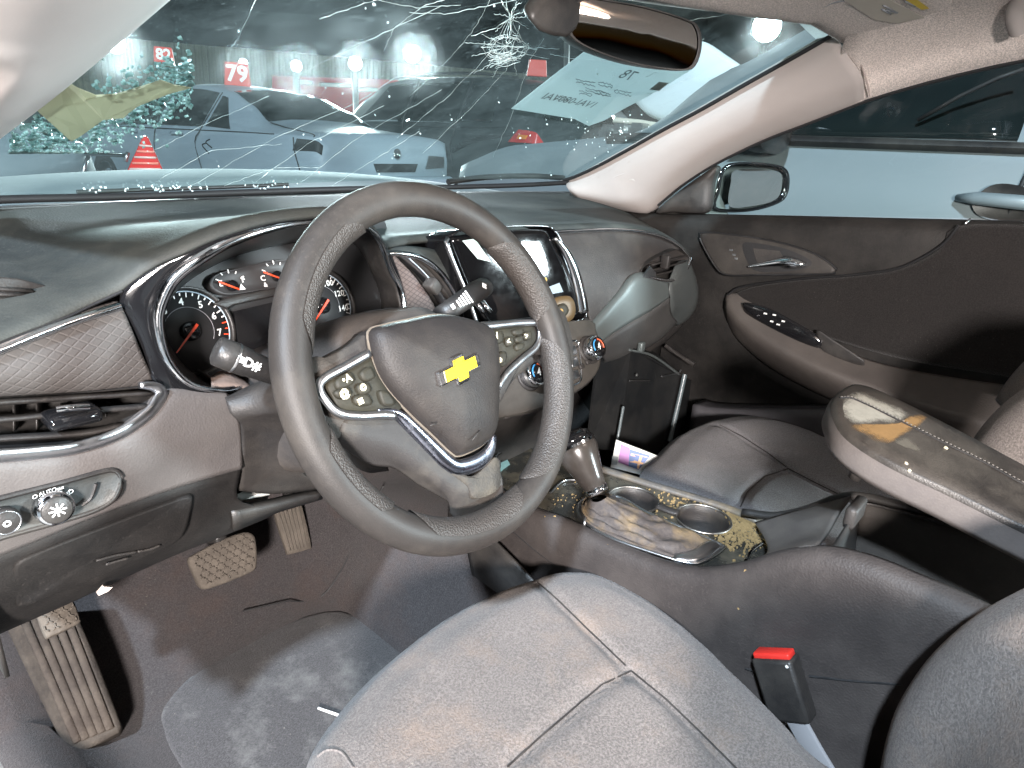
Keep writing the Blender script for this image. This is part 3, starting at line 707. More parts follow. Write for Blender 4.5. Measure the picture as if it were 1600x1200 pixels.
# ------------------------------------------------------------------ instrument cluster
icl = thing('instrument_cluster', (-.37, .3, .83), 'instrument cluster with white on black dials inside a chrome arc', 'instrument cluster')
gn = Vector((0, -.94, .34)).normalized(); gu = Vector((0, .34, .94)).normalized()
gp = at(293, 520, y=.325); gpl = (gp, gn)
def g_at(a, b, h=0.0): return at(a, b, pl=(gp+gn*h, gn))
# hood mouth: outer = pad lip and left rim; inner = chrome arc; then funnel to the dial plane
outer = pxy([(345, 614, .217), (290, 616, .213), (244, 602, .219), (222, 549, .228), (205, 515, .233), (190, 483, .235), (190, 456, .236), (237, 421, .226), (285, 399, .213), (348, 371, .201), (411, 352, .196), (475, 342, .196), (540, 340, .206), (580, 356, .231), (605, 388, .262), (622, 430, .268), (632, 470, .262), (634, 505, .25)])
arc = pxy([(372, 606, .225), (348, 611, .220), (301, 603, .216), (272, 581, .218), (253, 549, .222), (244, 502, .226), (250, 470, .226), (269, 435, .222), (310, 403, .212), (364, 375, .206), (440, 353, .205), (500, 347, .207), (560, 352, .215), (589, 376, .24), (607, 420, .255), (622, 450, .258), (628, 484, .252), (626, 505, .245)])
inner = [p+Vector((.0, .035, -.006)) for p in arc]
base = [g_at(a, b) for a, b in ((360, 604), (344, 600), (308, 590), (282, 568), (263, 540), (252, 505), (258, 478), (280, 448), (320, 420), (368, 398), (430, 382), (500, 372), (545, 376), (566, 392), (584, 425), (594, 455), (598, 480), (590, 520))]
loft('hood_bezel', [outer, [outer[i].lerp(arc[i], .5)+Vector((0, -.003, .003)) for i in range(18)], arc], m_gloss, icl, 70, 8)
loft('hood_funnel', [arc, inner, base], m_black, icl, 70, 12)
ra = cr(arc, 90)
rad = [.0015+.0052*max(.05, math.exp(-((i/89-.32)/.22)**2)) if i < 62 else .0042*max(.1, min(1, (i-58)/10)) for i in range(90)]
V, F = tube([p+Vector((0, -.004, .001)) for p in ra], rad, 10, ref=Vector((0, 1, 0))); obj('chrome_arc', V, F, m_chrome, icl)
# dial carrier
bo = [g_at(a, b, -.012) for a, b in ((230, 640), (228, 430), (420, 340), (600, 340), (640, 480), (620, 560), (420, 640))]
V, F = prism(bo, gn, .0, -.03); obj('dial_carrier', V, F, m_face, icl, smooth=False)
def gang(a): return X*math.cos(a)+gu*math.sin(a)
def dial(cx, cy, r, marks, needle, name):
    c = g_at(cx, cy, -.006)
    V, F = lathe(c, gn, [(r*1.02, -.006), (r*1.02, 0), (.001, .0002)], 48, ref=gu); d = obj(name, V, F, m_face, icl)
    V, F = lathe(c, gn, [(r*1.0, 0), (r*1.03, .003), (r*1.10, .006), (r*1.12, .001)], 48, ref=gu, cap=False); obj('dial_ring', V, F, m_black, d)
    P = [c+gang(a)*r*.985+gn*.001 for a in [R(-40+k*4) for k in range(48)]]
    obj('scale_arc', *tube(P, r*.018, 5, ref=gn), m_ringb, d)
    P = [c+gang(a)*r*.60+gn*.0008 for a in [R(-28+k*5) for k in range(36)]]
    obj('inner_arc', *tube(P, r*.008, 4, ref=gn), flat('inner arc', (.25, .25, .27), .5), d)
    lo, hi, n, tx, red = marks
    for k in range(n+1):
        a = R(lo+(hi-lo)*k/n); uu = gang(a); vv = gn.cross(uu)
        big = k % 2 == 0
        obj('tick', *box(c+uu*r*(.90 if big else .92)+gn*.001, r*(.12 if big else .07), r*.028, .0006, uu, vv, gn), m_orange if k in red else m_white, d, smooth=False)
    for txt, a in tx:
        V, F = textmesh(txt, c+gang(R(a))*r*.73+gn*.0012, X, gu, r*.24, .02, depth=0); obj('numeral', V, F, m_white, d, smooth=False)
    V, F = lathe(c, gn, [(r*.24, 0), (r*.24, .006), (r*.18, .008), (.001, .0085)], 24, ref=gu); obj('needle_cap', V, F, m_gloss, d)
    uu = gang(R(needle)); vv = gn.cross(uu)
    P = [c+uu*r*.68+vv*r*.012, c+uu*r*.68-vv*r*.012, c-uu*r*.20-vv*r*.035, c-uu*r*.20+vv*r*.035]
    V, F = prism([p+gn*.0095 for p in P], gn, .0012); obj('needle', V, F, m_orange, d, smooth=False)
    return d
rt = (g_at(356, 515)-g_at(293, 520)).length
tach = [('1', 205), ('2', 165), ('3', 128), ('4', 92), ('5', 55), ('6', 22), ('7', -12)]
dial(296, 518, rt, (215, -14, 24, tach, {22, 23, 24}), 222, 'tachometer')
spd = [('20', 200), ('40', 165), ('60', 130), ('80', 95), ('100', 58), ('120', 22), ('140', -14)]
dial(502, 478, rt*.97, (220, -22, 28, spd, set()), 222, 'speedometer')
# fuel and temperature gauges
po = cr([g_at(a, b, -.004) for a, b in ((325, 445), (334, 430), (372, 419), (410, 411), (445, 405), (470, 408), (478, 425), (470, 440), (440, 448), (400, 455), (356, 461), (336, 456))], 50, True)
V, F = dome(po, gn, [(.96, .003), (.92, .0005), (.4, .0006)], .01); gp_ = obj('small_gauge_panel', V, F, plastic('gauge panel', (.035, .034, .035), .5, gs=0), icl)
for cx, cy, t1, t2, x1, y1, x2, y2 in ((362, 447, 'E', 'F', 345, 443, 380, 437), (432, 432, 'C', 'H', 411, 435, 452, 424)):
    c = g_at(cx, cy, -.002)
    for k in range(5):
        a = R(150-k*30); uu = gang(a); obj('tick', *box(c+uu*.0185+gn*.0005, .005 if k % 2 == 0 else .0035, .0014, .0006, uu, gn.cross(uu), gn), m_white, gp_, smooth=False)
    for tt, a, b in ((t1, x1, y1), (t2, x2, y2)):
        V, F = textmesh(tt, g_at(a, b, -.001), X, gu, .010, .02, depth=0); obj('numeral', V, F, m_white, gp_, smooth=False)
    V, F = lathe(c, gn, [(.007, 0), (.007, .004), (.001, .005)], 16, ref=gu); obj('needle_cap', V, F, m_gloss, gp_)
    a_, b_ = g_at(cx-20, cy-7, .003), g_at(cx+12, cy+5, .003); obj('needle', *tube([a_, b_], .0012, 5), m_orange, gp_)
V, F = textmesh('\u25B2', g_at(378, 449, -.001), X, gu, .009, .02, depth=0); obj('symbol', V, F, m_white, gp_, smooth=False)
V, F = textmesh('&', g_at(415, 445, -.001), X, gu, .008, .02, depth=0); obj('symbol', V, F, m_white, gp_, smooth=False)
# centre display
V, F = prism([g_at(a, b, -.004) for a, b in ((364, 487), (470, 462), (470, 540), (372, 552))], gn, .003); obj('display', V, F, m_gloss, icl, smooth=False)
V, F = prism([g_at(a, b, -.002) for a, b in ((330, 475), (350, 466), (480, 440), (478, 452), (362, 478), (352, 484))], gn, .006); obj('visor_ledge', V, F, m_black, icl, bev=.002)

# ------------------------------------------------------------------ middle of the dash: vent left of the screen
cvt = pxy([(634, 500, .25), (632, 470, .262), (622, 432, .266), (606, 395, .268), (640, 396, .262), (670, 412, .255), (700, 445, .248), (725, 490, .24)])
ha = pxy([(606, 395, .270), (618, 425, .268), (628, 455, .265), (632, 500, .252)]); hb = pxy([(612, 396, .270), (645, 430, .265), (672, 468, .258), (690, 505, .25)])
loft('honeycomb_panel', [ha, hb], m_honey, dash, 16, 8)
va = pxy([(616, 396, .276), (650, 428, .272), (680, 465, .266), (702, 505, .26)]); vb_ = pxy([(650, 400, .276), (680, 422, .272), (702, 450, .266), (735, 505, .26)])
cv = loft('air_vent', [[p+Vector((0, .03, 0)) for p in va], [p+Vector((0, .03, 0)) for p in vb_]], m_black, dash, 16, 6)
for k in range(4):
    f_ = .08+.26*k; P = [va[i].lerp(vb_[i], f_)+Vector((0, -.008, 0)) for i in range(4)]
    V, F = tube(cr(P, 16), .010, 8, r2=.003, ref=Vector((.6, .3, 1))); obj('slat', V, F, m_dark if k else m_satin, cv)
V, F = box(at(676, 447, y=.25), .022, .02, .018, (X*.7+Z*-.7).normalized(), Y, (X*.7+Z*.7).normalized()); obj('tab', V, F, m_dark, cv, bev=.003)
P = cr(pxy([(600, 396, .262), (628, 396, .256), (655, 402, .252), (680, 418, .248), (702, 444, .244), (728, 490, .238), (740, 512, .236)]), 40)
V, F = tube(P, .0058, 10, r2=.004); obj('chrome_arc', V, F, m_chrome, dash)
loft('vent_surround', [pxy([(600, 390, .272), (640, 386, .27), (690, 395, .268), (720, 420, .26), (760, 500, .25)]), pxy([(604, 396, .262), (640, 396, .256), (684, 420, .25), (704, 444, .246), (744, 512, .24)])], m_pad, dash, 24, 4)

# ------------------------------------------------------------------ centre stack
stk = thing('center_stack', (.0, .2, .62), 'centre stack with touchscreen, radio buttons and two climate knobs behind the steering wheel', 'center stack')
sn = Vector((-.224, -.960, .168)).normalized(); sp0 = at(780, 430, y=.205); spl = (sp0, sn)
def s_at(a, b, h=0.0): return at(a, b, pl=(sp0+sn*h, sn))
ho = cr([s_at(a, b) for a, b in ((696, 380), (702, 366), (722, 358), (790, 352), (850, 352), (866, 360), (880, 385), (900, 430), (915, 480), (914, 496), (900, 502), (840, 508), (770, 518), (748, 512), (738, 490))], 70, True)
V, F = dome(ho, sn, [(.985, .006), (.965, .004)], .06); V = V[:-1]; F = [f for f in F if len(f) == 4]
obj('housing', V, F, m_gloss, stk)
sg = cr([s_at(a, b, .0035) for a, b in ((706, 380), (714, 369), (790, 360), (850, 359), (862, 372), (890, 430), (906, 482), (900, 492), (840, 500), (772, 508), (756, 500))], 70, True)
V, F = dome(sg, sn, [(.9, .0008), (.5, .001), (.2, .001)], .01); obj('screen', V, F, plastic('screen glass', (.004, .004, .0045), .045, .5, gs=0, var=.1), stk)
V, F = prism([s_at(a, b, .0048) for a, b in ((722, 376), (742, 373), (768, 410), (746, 404))], sn, .0002); obj('screen_sticker', V, F, flat('pale green film', (.30, .36, .31), .4), stk, smooth=False)
P = cr([s_at(a, b, .007) for a, b in ((700, 372), (697, 380), (712, 418), (730, 462), (745, 505))], 20); obj('edge_trim', *tube(P, .0032, 8), m_satin, stk)
# chrome blade right of the screen
a_ = [s_at(a, b, .006) for a, b in ((864, 372), (878, 392), (892, 424), (902, 462), (906, 490))]; b_ = [s_at(a, b, .006) for a, b in ((868, 370), (890, 394), (904, 424), (914, 462), (918, 486))]
loft('chrome_blade', [[p-sn*.02 for p in a_], a_, [p.lerp(q, .5)+sn*.003 for p, q in zip(a_, b_)], b_, [p-sn*.04 for p in b_]], m_chrome, stk, 24, 14, solid=.002)
# radio button plate
V, F = dome(cr([s_at(a, b, .005) for a, b in ((862, 470), (886, 462), (896, 470), (898, 490), (888, 503), (862, 508))], 30, True), sn, [(.95, .003), (.5, .0035)], .01); rb = obj('button_plate', V, F, m_wood, stk)
V, F = dome(cr([s_at(a, b, .009) for a, b in ((868, 480), (882, 474), (888, 486), (878, 498), (868, 498))], 24, True), sn, [(.9, .003), (.5, .0035)], .004); obj('button', V, F, m_btn, rb)
V, F = lathe(s_at(876, 486, .0125), sn, [(.004, 0), (.004, .002), (.001, .0025)], 12); obj('button', V, F, flat('amber light print', (.45, .26, .08), .5), rb)
V, F = lathe(s_at(852, 437, .005), sn, [(.0035, 0), (.0035, .0006), (.001, .0008)], 12); obj('indicator', V, F, flat('amber print', (.55, .33, .08), .5), stk)
V, F = prism([s_at(a, b, .0048) for a, b in ((846, 452), (874, 442), (880, 456), (850, 462))], sn, .0004); obj('button_row', V, F, flat('blue grey print', (.08, .11, .14), .4), stk, smooth=False)
# fascia with climate controls
cn = Vector((-.06, -.86, .5)).normalized(); cp0 = at(828, 587, y=.135); cpl = (cp0, cn)
def c_at(a, b, h=0.0): return at(a, b, pl=(cp0+cn*h, cn))
fo = [(776, 520), (840, 510), (918, 500), (930, 520), (936, 548), (934, 576), (915, 600), (880, 622), (840, 640), (790, 652), (740, 650), (740, 560)]
fc = [c_at(a, b) for a, b in fo]
V, F = dome(cr(fc, 70, True), cn, [(.985, .005), (.95, .007), (.5, .008), (.2, .008)], .10); obj('fascia', V, F, plastic('fascia taupe', (.050, .046, .041), .42, .45, 900, .12, dust=.15), stk)
V, F = grid([cr([s_at(a, b, -.001) for a, b in ((738, 510), (772, 516), (840, 508), (900, 502), (916, 494))], 24), cr([c_at(a, b, .002) for a, b in ((740, 560), (776, 526), (840, 513), (900, 504), (920, 502))], 24)]); obj('fascia_ledge', V, F, m_dark, stk, solid=.003)
tubeo('seam', [c_at(a, b, .0085) for a, b in ((884, 556), (905, 540), (928, 528))], .0013, m_rubber, stk, 5, smoothn=12)
for kx, ky in ((826, 587), (920, 547)):
    c = c_at(kx, ky, .008)
    V, F = lathe(c, cn, [(.0235, -.004), (.0235, .003), (.021, .004)], 32); kn = obj('climate_knob', V, F, m_dark, stk)
    V, F = lathe(c, cn, [(.0200, .0), (.0200, .016), (.0185, .021), (.0165, .022)], 32); obj('knob_ring', V, F, m_chrome, kn)
    V, F = lathe(c+cn*.0205, cn, [(.0165, 0), (.0160, .0015), (.001, .0018)], 28); obj('knob_face', V, F, m_gloss, kn)
    su = cn.cross(X).normalized(); su = -su if su.z < 0 else su
    for (a0, a1, mm) in ((100, 200, flat('cold blue print', (.05, .30, .65), .4)), (-20, 80, flat('hot red print', (.65, .12, .05), .4))):
        P = [c+cn*.0225+(X*math.cos(R(a))+su*math.sin(R(a)))*.0125 for a in range(a0, a1+1, 10)]; obj('temperature_arc', *tube(P, .0012, 5, ref=cn), mm, kn)
    V, F = textmesh('4', c+cn*.0226, X, su, .016, .02, depth=0, shear=.2); obj('symbol', V, F, m_white, kn, smooth=False)
for (a, b, w_, h_) in ((893, 548, .020, .016), (896, 566, .020, .016), (897, 586, .020, .014), (860, 572, .016, .012), (862, 588, .016, .012), (908, 573, .012, .008), (918, 566, .012, .008)):
    V, F = box(c_at(a, b, .0085), w_, h_, .008, X, cn.cross(X), cn); bt = obj('climate_button', V, F, m_satin if w_ > .018 else m_dark, stk, bev=.002)
tubeo('button_frame', [c_at(a, b, .009) for a, b in ((882, 540), (900, 532), (906, 550), (908, 590), (900, 600), (882, 606))], .0018, m_chrome, stk, 6, smoothn=24)
# body under the fascia, down to the tunnel
la = [c_at(a, b, -.002) for a, b in ((790, 652), (840, 641), (880, 623), (915, 601), (934, 577), (936, 548))]
lb = [p+Vector((0, .06, -.03)) for p in la]; lc = [Vector((max(-.11, min(.12, p.x)), p.y+.14, .50)) for p in la]
loft('lower_body', [la, lb, lc], m_dark, stk, 24, 12)
lft = [c_at(740, 560, 0), c_at(740, 605, 0), c_at(740, 650, 0)]
loft('lower_body_side', [lft, [p+Vector((0, .16, -.02)) for p in lft]], m_dark, stk, 10, 6)
rgt = [c_at(920, 502, 0), c_at(931, 522, 0), c_at(936, 548, 0)]
loft('stack_side', [rgt, [p+Vector((.01, .1, 0)) for p in rgt], [p+Vector((.01, .2, 0)) for p in rgt]], m_dark, stk, 10, 6)
# open tray in front of the gear lever
ty = at(790, 715, x=-.02)
loft('tray', [[Vector((x, y, .545)) for x in (-.10, 0, .10)] for y in (.10, .2, .32)], m_black, stk, 8, 6)
loft('tray_wall', [[Vector((x, .30, z)) for x in (-.11, 0, .11)] for z in (.54, .66, .80)], m_black, stk, 8, 6)
tubeo('tray_rim', pxy([(772, 720, .19), (782, 707, .205), (805, 703, .22), (826, 708, .23)]), .0028, m_chrome, stk, 7, smoothn=16)
V, F = prism(pxy([(772, 728, .2), (790, 720, .205), (806, 748, .19), (780, 762, .18)]), Vector((.4, -.6, .6)).normalized(), .004); obj('tray_insert', V, F, flat('teal plastic', (.09, .16, .16), .4), stk, smooth=False)
parts = [shard_ for shard_ in ()]
for k, (a, b) in enumerate(((800, 664), (783, 667), (775, 671), (822, 660))):
    V, F = prism(pxy([(a-7, b+3, .2), (a, b-3, .2), (a+8, b-3, .2), (a+3, b+4, .2)]), Vector((0, -1, .2)), .002); obj('chrome_chip', V, F, m_chrome, stk, smooth=False)

# ------------------------------------------------------------------ passenger side of the dash
pa = pxy([(862, 363, .285), (960, 360, .286), (1020, 367, .285), (1056, 384, .278), (1076, 406, .262)])
pm = pxy([(880, 395, .270), (950, 392, .268), (1005, 396, .266), (1030, 402, .262), (1050, 408, .258)])
pb = pxy([(908, 455, .25), (945, 438, .25), (975, 426, .25), (998, 418, .25), (1010, 412, .25)])
pc_ = pxy([(924, 512, .235), (930, 505, .236), (945, 488, .238), (970, 460, .24), (1000, 430, .243)])
loft('passenger_pad', [pa, pm, pb, pc_], plastic('stitched taupe vinyl', (.038, .034, .033), .45, .45, 700, .35, dust=.15), dash, 34, 24)
tubeo('chrome_strip', [p+Vector((0, -.005, .001)) for p in pa], .0036, m_chrome, dash, 8, smoothn=34)
# painted wedge
wa = pxy([(923, 514, .228), (945, 490, .230), (970, 462, .232), (1000, 432, .234), (1044, 441, .236)])
wb = pxy([(932, 540, .222), (955, 522, .222), (985, 503, .222), (1018, 484, .223), (1046, 464, .228)])
wc = pxy([(938, 552, .226), (960, 543, .226), (990, 528, .226), (1022, 510, .228), (1048, 490, .236)])
loft('painted_trim', [[p+Vector((0, .02, 0)) for p in wa], wa, wb], m_teal, dash, 30, 14)
wd = pxy([(942, 566, .25), (966, 560, .25), (1000, 548, .25), (1030, 530, .25), (1056, 505, .252)])
loft('glovebox_brow', [wb, wc, wd, [p+Vector((0, .08, -.01)) for p in wd]], plastic('brow', (.05, .05, .05), .45, gs=.25, dust=.1), dash, 30, 14)
# right end cap with the vent
ea = pxy([(1076, 406, .262), (1084, 428, .25), (1090, 455, .245), (1086, 480, .25), (1072, 500, .26), (1056, 508, .262)])
eb = pxy([(1058, 410, .25), (1062, 432, .235), (1062, 455, .23), (1058, 475, .232), (1052, 492, .24), (1048, 500, .246)])
ec = pxy([(1044, 441, .236), (1045, 452, .23), (1046, 464, .228), (1047, 478, .230), (1048, 490, .236), (1049, 498, .246)])
loft('end_cap', [[p+Vector((.02, .09, 0)) for p in ea], ea, eb, ec], plastic('end cap', (.06, .068, .068), .4, gs=.2, dust=.08), dash, 24, 14)
vr = pxy([(1000, 430, .24), (1012, 412, .244), (1036, 398, .25), (1062, 390, .254), (1077, 404, .256), (1068, 424, .246), (1050, 437, .24), (1030, 437, .238)])
V, F = grid([cr(vr, 40, True), cr([p+Vector((-.003, .04, 0)) for p in vr], 40, True)], cu=True); V.append(sum(vr, Vector())/8+Vector((0, .04, 0))); F += [(40+i, 40+(i+1) % 40, 80) for i in range(40)]
rvv = obj('air_vent', V, F, m_black, dash)
tubeo('vent_trim', [vr[i]+Vector((0, -.004, 0)) for i in (0, 7, 6, 5, 4)], .0042, m_chrome, rvv, 8, smoothn=24)
V, F = prism([p+Vector((0, -.003, 0)) for p in pxy([(1000, 432, .238), (1012, 416, .24), (1020, 424, .24), (1022, 437, .238)])], Vector((0, -1, 0)), .004); obj('vent_corner', V, F, m_satin, rvv, smooth=False)
for k in range(3):
    P = pxy([(1010+4*k, 424-9*k+8, .248), (1040, 416-9*k+10, .25), (1070-k*2, 408-8*k+9, .252)]); V, F = tube(cr(P, 10), .008, 8, r2=.0026, ref=Vector((0, .3, 1))); obj('slat', V, F, m_dark, rvv)
V, F = box(at(1040, 408, y=.236), .012, .02, .03, (X+Z*.3).normalized(), Y, Z); obj('tab', V, F, m_dark, rvv, bev=.003)

# under-dash body on the passenger side and the dropped glovebox
loft('under_dash', [[Vector((x, .33, z)) for x in (.10, .3, .5, .73)] for z in (.83, .72, .60)], m_black, dash, 10, 8)
loft('footwell_wall', [[Vector((x, .62, z)) for x in (-.74, -.3, 0, .3, .74)] for z in (.96, .7, .45)], m_rubber, dash, 16, 8)
loft('dash_end', [[Vector((-.735, y, z)) for y in (.22, .4, .66)] for z in (.98, .8, .6)], m_black, dash, 8, 8)
loft('dash_end', [[Vector((.735, y, z)) for y in (.27, .4, .66)] for z in (.97, .8, .6)], m_black, dash, 8, 8)
tubeo('cross_brace', pxy([(985, 548, .27), (1010, 540, .275), (1045, 515, .285), (1075, 480, .29)]), .018, m_dark, dash, 8, smoothn=14)
V, F = prism(pxy([(962, 552, .28), (1005, 528, .28), (1034, 520, .28), (990, 546, .28)]), Vector((0, .8, -.5)).normalized(), .01); obj('brace_plate', V, F, m_dark, dash, smooth=False)
gb = thing('glovebox', at(1000, 640, y=.2), 'open black glovebox bin hanging below the passenger side dashboard', 'glovebox')
# bin: dropped open, so its mouth faces the seat
g = [at(a, b, y=c) for a, b, c in ((938, 562, .245), (982, 536, .235), (1078, 594, .20), (1062, 592, .195), (1046, 700, .17), (955, 700, .19), (925, 690, .205))]
m_bin = plastic('glovebox black', (.009, .010, .011), .5, .3, 900, .15, dust=.04)
def slab(P, n, t, name, mat, par, bev=.0): return obj(name, *prism([Vector(p) for p in P], Vector(n).normalized(), t), mat, par, smooth=False, bev=bev)
A1 = at(934, 560, y=.25); A2 = at(918, 700, y=.24); B1 = at(986, 545, y=.235); B2 = at(966, 705, y=.215)
C1 = at(1062, 588, y=.215); C2 = at(1032, 712, y=.19); D1 = at(1086, 596, y=.24); D2 = at(1064, 705, y=.215)
slab([A1, B1, B2, A2], (.2, 1, .3), .006, 'side_wall', m_bin, gb)
slab([B1, C1, C2, B2], (0, 1, .3), .006, 'front_panel', m_bin, gb)
slab([C1, D1, D2, C2], (-.2, 1, .3), .006, 'side_wall', m_bin, gb)
slab([B1+Vector((0, -.004, .0)), C1+Vector((0, -.004, .0)), C1.lerp(C2, .0)+Vector((0, .05, .03)), B1+Vector((0, .05, .03))], (0, 0, 1), .004, 'lip', m_bin, gb)
tubeo('rib', [at(1070, 585, y=.205), at(1060, 630, y=.2), at(1046, 690, y=.19)], .006, plastic('rib grey', (.10, .125, .135), .3, gs=0), gb, 8, smoothn=12)
tubeo('rib', [at(974, 635, y=.205), at(966, 680, y=.2), at(962, 700, y=.195)], .003, plastic('rib grey dark', (.10, .125, .135), .3, gs=0), gb, 6, smoothn=8)
tubeo('edge', [at(984, 547, y=.228), at(1020, 556, y=.222), at(1060, 584, y=.21)], .003, m_teal, gb, 6, smoothn=12)
tubeo('edge', [at(984, 595, y=.222), at(1015, 595, y=.216)], .0018, m_satin, gb, 6)
tubeo('edge', [at(1034, 588, y=.212), at(1060, 583, y=.208), at(1064, 578, y=.208)], .0018, m_satin, gb, 6, smoothn=8)
V, F = box(at(1002, 542, y=.222), .016, .012, .022); obj('latch', V, F, m_teal, gb, bev=.003)
V, F = lathe(at(994, 586, y=.214), Vector((0, -1, .1)), [(.004, 0), (.003, .003), (.001, .0035)], 10); obj('damper_peg', V, F, m_satin, gb)
# folded leaflet stuck between console and glovebox
lf = thing('leaflet', at(985, 720, y=.13), 'colourful printed leaflet tucked beside the passenger seat', 'leaflet')
ln = (CAM-at(985, 715, y=.13)).normalized(); lpl = (at(985, 715, y=.13), ln)
def l_at(a, b, h=0): return at(a, b, pl=(lpl[0]+ln*h, ln))
slab([l_at(a, b) for a, b in ((963, 687), (954, 730), (1001, 742), (1030, 713))], ln, .002, 'sheet', m_paper, lf)
for L, cc in ((((970, 694), (966, 722), (982, 728), (984, 700)), (.45, .20, .50)), (((984, 702), (982, 728), (998, 734), (1016, 712)), (.12, .20, .45)), (((986, 708), (1012, 714), (1010, 717), (985, 712)), (.75, .45, .35)), (((984, 718), (1006, 723), (1004, 726), (984, 722)), (.75, .45, .25)), (((1000, 712), (1004, 713), (998, 733), (994, 732)), (.8, .55, .35)), (((957, 712), (966, 714), (964, 726), (955, 726)), (.35, .40, .42))):
    slab([l_at(a, b, .0025+.0006*random.random()) for a, b in L], ln, .0003, 'print', flat('leaflet ink', cc, .5), lf)
# ================================================================== steering wheel and column
TI = R(24.6); WC = Vector((-.37, 0, .90))
wu = Vector((0, math.sin(TI), math.cos(TI))); wnn = Vector((0, -math.cos(TI), math.sin(TI)))
def w_at(a, b, h=0.0): return at(a, b, pl=(WC+wnn*h, wnn))
wheel = thing('steering_wheel', WC-wu*.187, 'worn grey brown steering wheel with yellow emblem, turned slightly left', 'steering wheel')
def wa_(a): return X*math.cos(a)+wu*math.sin(a)
RC = .1695; n = 120; rows = []
for i in range(n):
    a = 2*math.pi*i/n; cdir = wa_(a); p = WC+cdir*RC
    r1, r2 = .0175, .0165
    rows.append([p+cdir*(r1*math.cos(b))+wnn*(r2*math.sin(b)) for b in [2*math.pi*k/16 for k in range(16)]])
V, F = grid(rows, cu=True, cv=True); rim = obj('rim', V, F, m_rim, wheel)
s = NT('ribbed grip rubber'); b_ = s.b
wv = s.n('TexVoronoi'); wv.inputs['Scale'].default_value = 520; s.l(s.tc.outputs['Object'], wv.inputs[0])
colr = s.mix(s.ramp(s.noise(7, 8, .7), [(.35, 0), (.75, .7)]), (.024, .021, .0195), (.062, .049, .041)); colr = s.mix(s.ramp(wv.outputs[0], [(.15, 0), (.5, .3)]), colr, (.060, .053, .048))
s.l(colr, b_.inputs['Base Color']); b_.inputs['Roughness'].default_value = .5; s.l(s.bump(wv.outputs[0], .7, .001), b_.inputs['Normal']); m_grip = s.m
def grip(a0, a1, name='grip'):
    rows = []
    N = max(8, int((a1-a0)/3))
    for i in range(N+1):
        f_ = i/N; a = R(a0+(a1-a0)*f_); cdir = wa_(a); p = WC+cdir*(RC-.0012); sw = min(1, 6*f_, 6*(1-f_))**.5
        w_ = 1.25*sw+.1
        rows.append([p+cdir*(.0184*math.cos(b))+wnn*(.0174*math.sin(b)) for b in [math.pi-w_*1.15+2*w_*k/12 for k in range(13)]])
    V, F = grid(rows); obj(name, V, F, m_grip, rim)
for a0, a1 in ((8, 48), (112, 165), (-68, 0), (188, 225), (-128, -72)): grip(a0, a1)
# spokes
def plate(L, h, th, name, mat, prof=None, par=None, cl=True):
    P = [w_at(a, b, h) for a, b in L]
    P = cr(P, 60, True) if cl else lin(P, 60, True)
    V, F = dome(P, wnn, prof or [(.985, th*.7), (.95, th), (.5, th), (.2, th)], .012); return obj(name, V, F, mat, par or wheel)
H = -.018
plate([(478, 560), (500, 560), (540, 540), (580, 520), (640, 560), (640, 650), (600, 655), (545, 660), (528, 668), (515, 690), (480, 650), (470, 610)], H-.004, .010, 'left_spoke', m_spoke)
plate([(735, 506), (790, 503), (840, 496), (862, 480), (880, 500), (890, 560), (872, 612), (850, 560), (800, 590), (780, 615), (760, 640), (720, 600), (720, 530)], H-.004, .010, 'right_spoke', m_spoke)
ls = [[(537, 656), (527, 676), (530, 690)], [(580, 652), (575, 690), (578, 722)], [(624, 655), (612, 700), (618, 729)], [(660, 695), (650, 725), (660, 757)], [(700, 730), (690, 755), (705, 783)], [(735, 745), (722, 772), (708, 806)], [(775, 715), (765, 765), (745, 806)], [(781, 745), (785, 772), (778, 800)]]
rowsS = [[w_at(a, b, H+dh) for (a, b), dh in zip(L, (.004, .002, -.016))] for L in ls]
loft('lower_spoke', rowsS, m_spoke, wheel, 14, 40, solid=.006)
plate([(700, 738), (735, 746), (772, 714), (780, 752), (772, 768), (752, 778), (736, 778), (726, 760)], H+.004, .004, 'lower_spoke_insert', plastic('insert grey', (.040, .036, .032), .6, .3, 700, .4, dust=.5, dustc=(.17, .145, .11), dscale=22))
# worn bright V trim
tr = [(640, 668), (676, 704), (702, 728), (722, 736), (748, 728), (765, 710), (770, 684)]
P = cr([w_at(a, b, H+.014) for a, b in [(600, 648), (618, 650)]+tr], 50)
vi = [w_at(a, b, H+.012) for a, b in ((590, 640), (618, 640), (640, 652), (680, 690), (706, 714), (720, 719), (746, 710), (762, 696), (768, 678))]
vo_ = [w_at(a, b, H+.007) for a, b in ((590, 652), (614, 653), (630, 667), (664, 702), (692, 730), (718, 742), (752, 732), (770, 710), (774, 684))]
loft('v_trim', [[p-wnn*.006 for p in vi], vi, [a.lerp(b, .5)+wnn*.003 for a, b in zip(vi, vo_)], vo_, [p-wnn*.01 for p in vo_]], m_worn, wheel, 50, 14, solid=.002)
def trimline(L, r, mat, name, h=H+.013, nn=40):
    P = cr([w_at(a, b, h) for a, b in L], nn); V, F = tube(P, r, 8, r2=.003, ref=wnn); return obj(name, V, F, mat, wheel)
trimline([(577, 552), (540, 573), (506, 592), (499, 606), (508, 624), (529, 645), (565, 650), (600, 648), (618, 650)], .0042, m_satin, 'left_trim')
trimline([(752, 511), (795, 506), (834, 504), (842, 510), (844, 524), (838, 542), (815, 562), (792, 584), (778, 606)], .0042, m_satin, 'right_trim')
lp = plate([(577, 557), (540, 580), (509, 598), (515, 620), (536, 642), (600, 643), (626, 638), (600, 605)], H+.008, .004, 'button_pad', m_btn)
